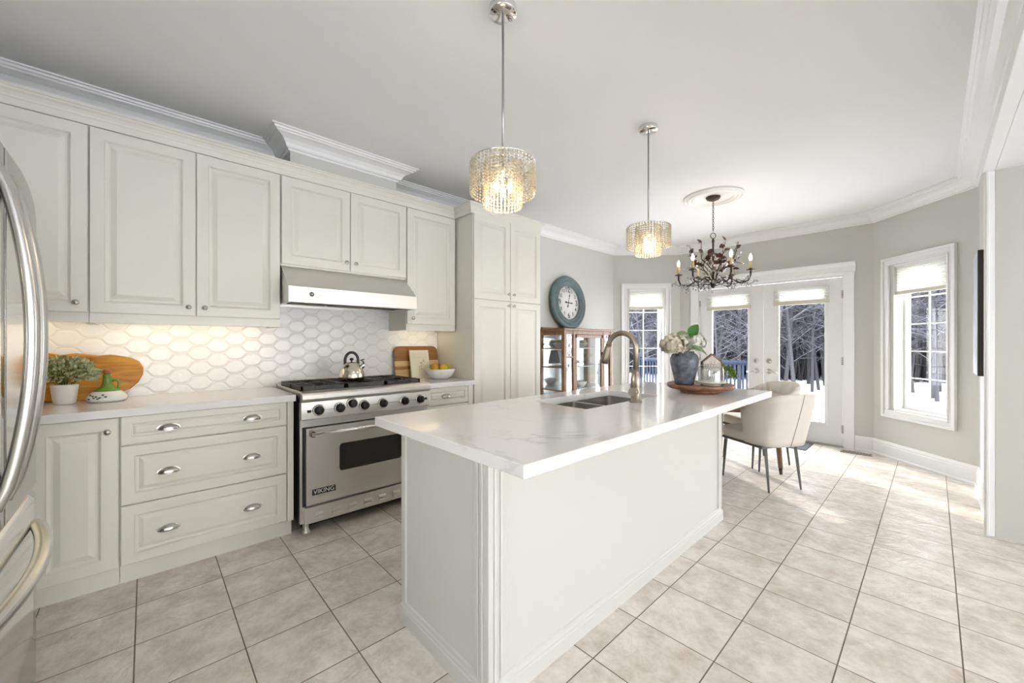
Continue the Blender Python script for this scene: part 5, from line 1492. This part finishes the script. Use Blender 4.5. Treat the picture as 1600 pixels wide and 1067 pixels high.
def make_chair():
    t = thing('dining_chair', 'x', 'chair', (0, 0, 0), 'cream tub chairs at the dining table')
    # local: faces +y, origin on the floor below the seat centre
    # shell
    plan = [(-0.262, 0.000), (-0.266, -0.07), (-0.262, -0.16), (-0.225, -0.250), (-0.14, -0.285), (0.0, -0.297), (0.14, -0.285), (0.225, -0.250), (0.262, -0.16), (0.266, -0.07), (0.262, 0.000)]
    # resample the plan smoothly
    def samp(f):
        x = f * (len(plan) - 1); i = min(int(x), len(plan) - 2); u = x - i
        P0 = plan[max(i - 1, 0)]; P1 = plan[i]; P2 = plan[i + 1]; P3 = plan[min(i + 2, len(plan) - 1)]
        return tuple(0.5 * ((2 * b) + (-a + c) * u + (2 * a - 5 * b + 4 * c - d) * u * u + (-a + 3 * b - 3 * c + d) * u ** 3) for a, b, c, d in zip(P0, P1, P2, P3))
    n, m = 88, 9
    outer, inner = [], []
    for i in range(n + 1):
        f = i / n; x, y = samp(f)
        b = math.cos(2 * PI * f)               # 1 at the wing ends, -1 at the back
        ztop = 0.775 - 0.085 * max(0.0, b) ** 1.0 + 0.055 * max(0.0, -b) ** 0.7
        e = 0.004
        x2, y2 = samp(min(1, f + e)); x1, y1 = samp(max(0, f - e))
        tx_, ty_ = x2 - x1, y2 - y1; L = math.hypot(tx_, ty_); nx, ny = -ty_ / L, tx_ / L     # inward
        if nx * (0 - x) + ny * (0.2 - y) < 0: nx, ny = -nx, -ny
        ro, ri = [], []
        rib = 0.017 * abs(math.sin(f * PI * 11))
        for k in range(m + 1):
            g = k / m; z = 0.385 + (ztop - 0.385) * g
            fl = 1 - 0.16 * (1 - g) ** 1.3
            rec = -0.075 * g * max(0, -b)
            ro.append((x * fl, y * fl + rec, z))
            th = 0.058 - 0.020 * g - rib * min(1, g * 3)
            ri.append((x * fl + nx * th, y * fl + ny * th + rec, z))
        outer.append(ro); inner.append(ri)
    loops = []
    for o_, i_ in zip(outer, inner):
        a, b = Vector(o_[-1]), Vector(i_[-1]); mid = (a + b) / 2 + Vector((0, 0, 0.010))
        loops.append(o_ + [tuple(mid)] + i_[::-1])
    sh = MB().loft(loops, True, True, True)
    o = sh.build('backrest', VELVET, t, local=True); fix_normals(o)
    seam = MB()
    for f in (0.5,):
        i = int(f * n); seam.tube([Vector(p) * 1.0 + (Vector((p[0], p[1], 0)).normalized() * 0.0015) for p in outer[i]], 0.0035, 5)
    seam.build('seam_shadow_line', mat('seam_shadow_cloth', (0.42, 0.39, 0.34), 0.8) if 'seam_shadow_cloth' not in bpy.data.materials else bpy.data.materials['seam_shadow_cloth'], o, local=True)  # centre-back seam line, its crease shadow put into the darker colour
    sp = [(-0.235, 0.285), (-0.245, 0.18), (-0.235, -0.10), (-0.185, -0.20), (0, -0.245), (0.185, -0.20), (0.235, -0.10), (0.245, 0.18), (0.235, 0.285), (0.0, 0.300)]
    def scl(k, z): return [(x * k, y * k + 0.0, z) for x, y in sp]
    st = MB().loft([scl(0.96, 0.385), scl(1.0, 0.395), scl(1.0, 0.455), scl(0.975, 0.478), scl(0.90, 0.487)], True, True, True)
    o = st.build('seat', VELVET, t, local=True); fix_normals(o)
    b_ = o.modifiers.new('smooth', 'SUBSURF'); b_.levels = 1; b_.render_levels = 2
    MB().box(-0.225, 0.225, -0.19, 0.27, 0.365, 0.386).build('seat_frame', CHAIRMET, t, 0.004, local=True)
    for (x, y, fx_, fy_) in ((-0.155, -0.155, -0.165, -0.200), (0.155, -0.155, 0.165, -0.200), (-0.195, 0.235, -0.205, 0.265), (0.195, 0.235, 0.205, 0.265)):
        MB().tube([(x, y, 0.370), (fx_, fy_, 0.0)], [0.020, 0.010], 4).build('leg', CHAIRMET, t, 0.002, local=True)
    return t
c1 = make_chair()
c1['label'] = 'nearest cream tub chair with its back to the island end, by the floor tiles'
fdir = Vector((-0.87, 0.5, 0)).normalized()
rc = (Vector((2.495, 3.834, 0)) + Vector((2.657, 4.112, 0))) / 2
c1.location = rc + fdir * 0.20
c1.rotation_euler = (0, 0, math.atan2(fdir.y, fdir.x) - PI / 2)
c2 = copy_tree(c1)
c2['label'] = 'cream tub chair with ribbed back, behind the nearest chair and towards the doors'
fd2 = Vector((-0.55, -0.835, 0)).normalized()
c2.location = (2.175, 4.775, 0)
c2.rotation_euler = (0, 0, math.atan2(fd2.y, fd2.x) - PI / 2)

# ------------------------------------------------------------------ floor mat, vent, picture, switch
o = MB().box(1.62, 2.42, 5.62, 6.07, 0.0, 0.010).build('door_mat', MATRUG, None, 0.004)
tag(o, 'dark grey mat on the tiles in front of the French doors', 'mat')
t = thing('floor_vent', 'ornate metal floor register by the right end of the doors', 'vent', (2.83, 5.91, 0))
MB().box(2.70, 2.965, 5.862, 5.972, 0.0, 0.003).build('duct_plate', BLACK, t)
v = MB().box(2.695, 2.97, 5.857, 5.868, 0.003, 0.007).box(2.695, 2.97, 5.966, 5.977, 0.003, 0.007).box(2.695, 2.706, 5.857, 5.977, 0.003, 0.007).box(2.959, 2.97, 5.857, 5.977, 0.003, 0.007)
for i in range(5):
    cxx = 2.732 + i * 0.050
    v.tube([(cxx + 0.022 * math.cos(a * PI / 8), 5.917 + 0.042 * math.sin(a * PI / 8), 0.005) for a in range(16)], 0.0045, 6, closed=True)
    v.box(cxx - 0.004, cxx + 0.004, 5.868, 5.966, 0.003, 0.007)
v.build('grille', VENTM, t)
t = thing('canvas_picture', 'dark-edged canvas print seen edge-on beside the wide opening', 'picture', (3.68, 5.02, 1.5))
MB().box(3.664, 3.698, 4.800, 5.300, 0.990, 1.977).build('frame', FRAMEB, t)
MB().box(3.6625, 3.664, 4.803, 5.297, 0.993, 1.974).build('print', CANVAS, t)
o = MB().box(3.693, 3.700, 4.30, 4.37, 0.28, 0.39).build('wall_outlet', PLATE, None, 0.002)
tag(o, 'white outlet plate low on the narrow wall beside the opening', 'outlet')

# ------------------------------------------------------------------ outside
GZ = -0.75
def gz(x, y): return GZ + 0.10 * math.sin(x * 0.35) + 0.08 * math.sin(y * 0.5 + x * .2) + max(0, y - 26) * 0.03
mb = MB(); vs = []; fs = []; n = 40
for i in range(n + 1):
    for j in range(n + 1):
        x = -55 + 90 * i / n; y = 6.6 + 60 * j / n
        vs.append((x, y, gz(x, y)))
for i in range(n):
    for j in range(n):
        fs.append((i * (n + 1) + j, (i + 1) * (n + 1) + j, (i + 1) * (n + 1) + j + 1, i * (n + 1) + j + 1))
mb.add(vs, fs, True)
o = mb.build('ground', SNOW); o['kind'] = 'structure'
o = MB().box(-30, 40, -40, 6.6, -0.95, -0.85).build('ground_yard', SNOW); o['kind'] = 'structure'
o = MB().box(-1.6, 3.4, 6.32, 8.95, -0.16, -0.06).build('deck', DECKW); o['kind'] = 'structure'
def railing(label, P, Q, z0, z1, pick=0.075):
    P, Q = Vector(P), Vector(Q); L = (Q - P).length; d = (Q - P) / L; s_ = Vector((-d.y, d.x, 0))
    t = thing('deck_railing', label, 'railing', P)
    t_ = MB().tube([P + Vector((0, 0, z1)), Q + Vector((0, 0, z1))], 0.045, 4).build('top_rail', RAILM, t)
    MB().tube([P + Vector((0, 0, z0 + 0.10)), Q + Vector((0, 0, z0 + 0.10))], 0.03, 4).build('bottom_rail', RAILM, t)
    for f in (0, 0.5, 1):
        q = P + (Q - P) * f; MB().box(q.x - 0.05, q.x + 0.05, q.y - 0.05, q.y + 0.05, z0, z1 + 0.08).build('post', RAILM, t)
    k = int(L / pick)
    for i in range(1, k):
        q = P + d * (L * i / k)
        MB().box(q.x - 0.014, q.x + 0.014, q.y - 0.014, q.y + 0.014, z0 + 0.10, z1).build('baluster', RAILM, t)
    return t
railing('blue-grey deck railing with thin balusters behind the left door and window', (-1.5, 8.88, -0.06), (1.10, 8.60, -0.06), 0.0, 0.91)
railing('short blue-grey stair railing outside the window by the opening', (3.60, 6.95, -0.06), (3.62, 9.2, -0.30), 0.0, 0.72, 0.16)

def tree_mesh(seed, H):
    R = random.Random(seed); mb = MB()
    def branch(p, d, L, r, depth):
        n_ = 4 if depth == 0 else 3 if depth < 3 else 2
        pts = [p]; rs = [r]; q = p.copy(); dd_ = d.copy()
        for i in range(n_):
            dd_ = (dd_ + Vector((R.uniform(-1, 1), R.uniform(-1, 1), R.uniform(-.5, .8))) * (0.07 if depth == 0 else 0.22)).normalized()
            q = q + dd_ * (L / n_); pts.append(q.copy()); rs.append(r * (1 - 0.75 * (i + 1) / n_))
        mb.tube(pts, rs, 6 if depth == 0 else 4 if depth == 1 else 3, cap=False)
        if depth >= 3: return
        nb = (24, 7, 5)[depth]
        for b in range(nb):
            f = R.uniform(0.14 if depth == 0 else 0.2, 0.98); k = min(int(f * n_), n_ - 1); u = f * n_ - k
            pp = pts[k].lerp(pts[k + 1], u)
            ax = (pts[k + 1] - pts[k]).normalized(); o_ = ax.orthogonal().normalized()
            o_.rotate(Matrix.Rotation(R.uniform(0, 2 * PI), 3, ax))
            nd = (ax * R.uniform(0.25, 0.9) + o_).normalized()
            branch(pp, nd, L * R.uniform(0.22, 0.42) * (1.1 - 0.5 * f if depth == 0 else 1), max(0.005, r * (0.30 if depth == 0 else 0.5)), depth + 1)
    branch(Vector((0, 0, -0.3)), Vector((R.uniform(-.06, .06), R.uniform(-.06, .06), 1)).normalized(), H, 0.060 + 0.012 * (seed % 4), 0)
    return mb
protos = []
for i in range(6):
    t = tree_mesh(100 + i, 8.5 + (i % 3) * 1.6).build('bare_tree', BARK)
    tag(t, 'bare leafless tree in the snowy woods beyond the bay', 'tree', 'bare trees in the woods')
    protos.append(t)
R = random.Random(77); placed = []
cnt = 0; tries = 0
NT = 240
while cnt < NT and tries < 6000:
    tries += 1
    u = R.uniform(930, 1560); D = 18.5 + 30 * R.random() ** 1.2
    hd_ = math.atan((u - 800) / 614.2) - YAW
    dist = D / math.cos(math.atan((u - 800) / 614.2)) if False else D
    x = CAMLOC.x + math.sin(hd_) * dist; y = CAMLOC.y + math.cos(hd_) * dist
    if y < 15 or any((x - a) ** 2 + (y - b) ** 2 < 0.5 for a, b in placed): continue
    placed.append((x, y))
    src = protos[cnt % 6]
    o = src if cnt < 6 else src.copy()
    if cnt >= 6: COL.objects.link(o)
    s_ = R.uniform(0.75, 1.25); o.scale = (s_, s_, s_)
    o.location = (x, y, gz(x, y)); o.rotation_euler = (0, 0, R.uniform(0, 2 * PI)); cnt += 1
# distant thicket behind the trees: nobody could count it
mb = MB(); R = random.Random(31)
for i in range(7000):
    u = R.uniform(900, 1600); D = R.uniform(26, 50)
    hd_ = math.atan((u - 800) / 614.2) - YAW
    x = CAMLOC.x + math.sin(hd_) * D; y = CAMLOC.y + math.cos(hd_) * D
    g = gz(x, y); H = R.uniform(4, 11); lx, ly = R.uniform(-.8, .8), R.uniform(-.8, .8); r_ = R.uniform(0.015, 0.06)
    p0 = Vector((x, y, g - .1)); p1 = Vector((x + lx, y + ly, g + H))
    mb.tube([p0, p0.lerp(p1, .5) + Vector((R.uniform(-.2, .2), R.uniform(-.2, .2), 0)), p1], [r_, r_ * .7, 0.008], 3, cap=False)
    for k in range(8):
        q = p0.lerp(p1, R.uniform(0.12, 0.9)); e = q + Vector((R.uniform(-1.3, 1.3), R.uniform(-1.3, 1.3), R.uniform(0, 1.1)))
        mb.tube([q, e], [r_ * .4, 0.006], 3, cap=False)
o = mb.build('thicket', BARK); tag(o, 'dense thicket of bare saplings filling the background of the woods', 'thicket', kind='stuff')
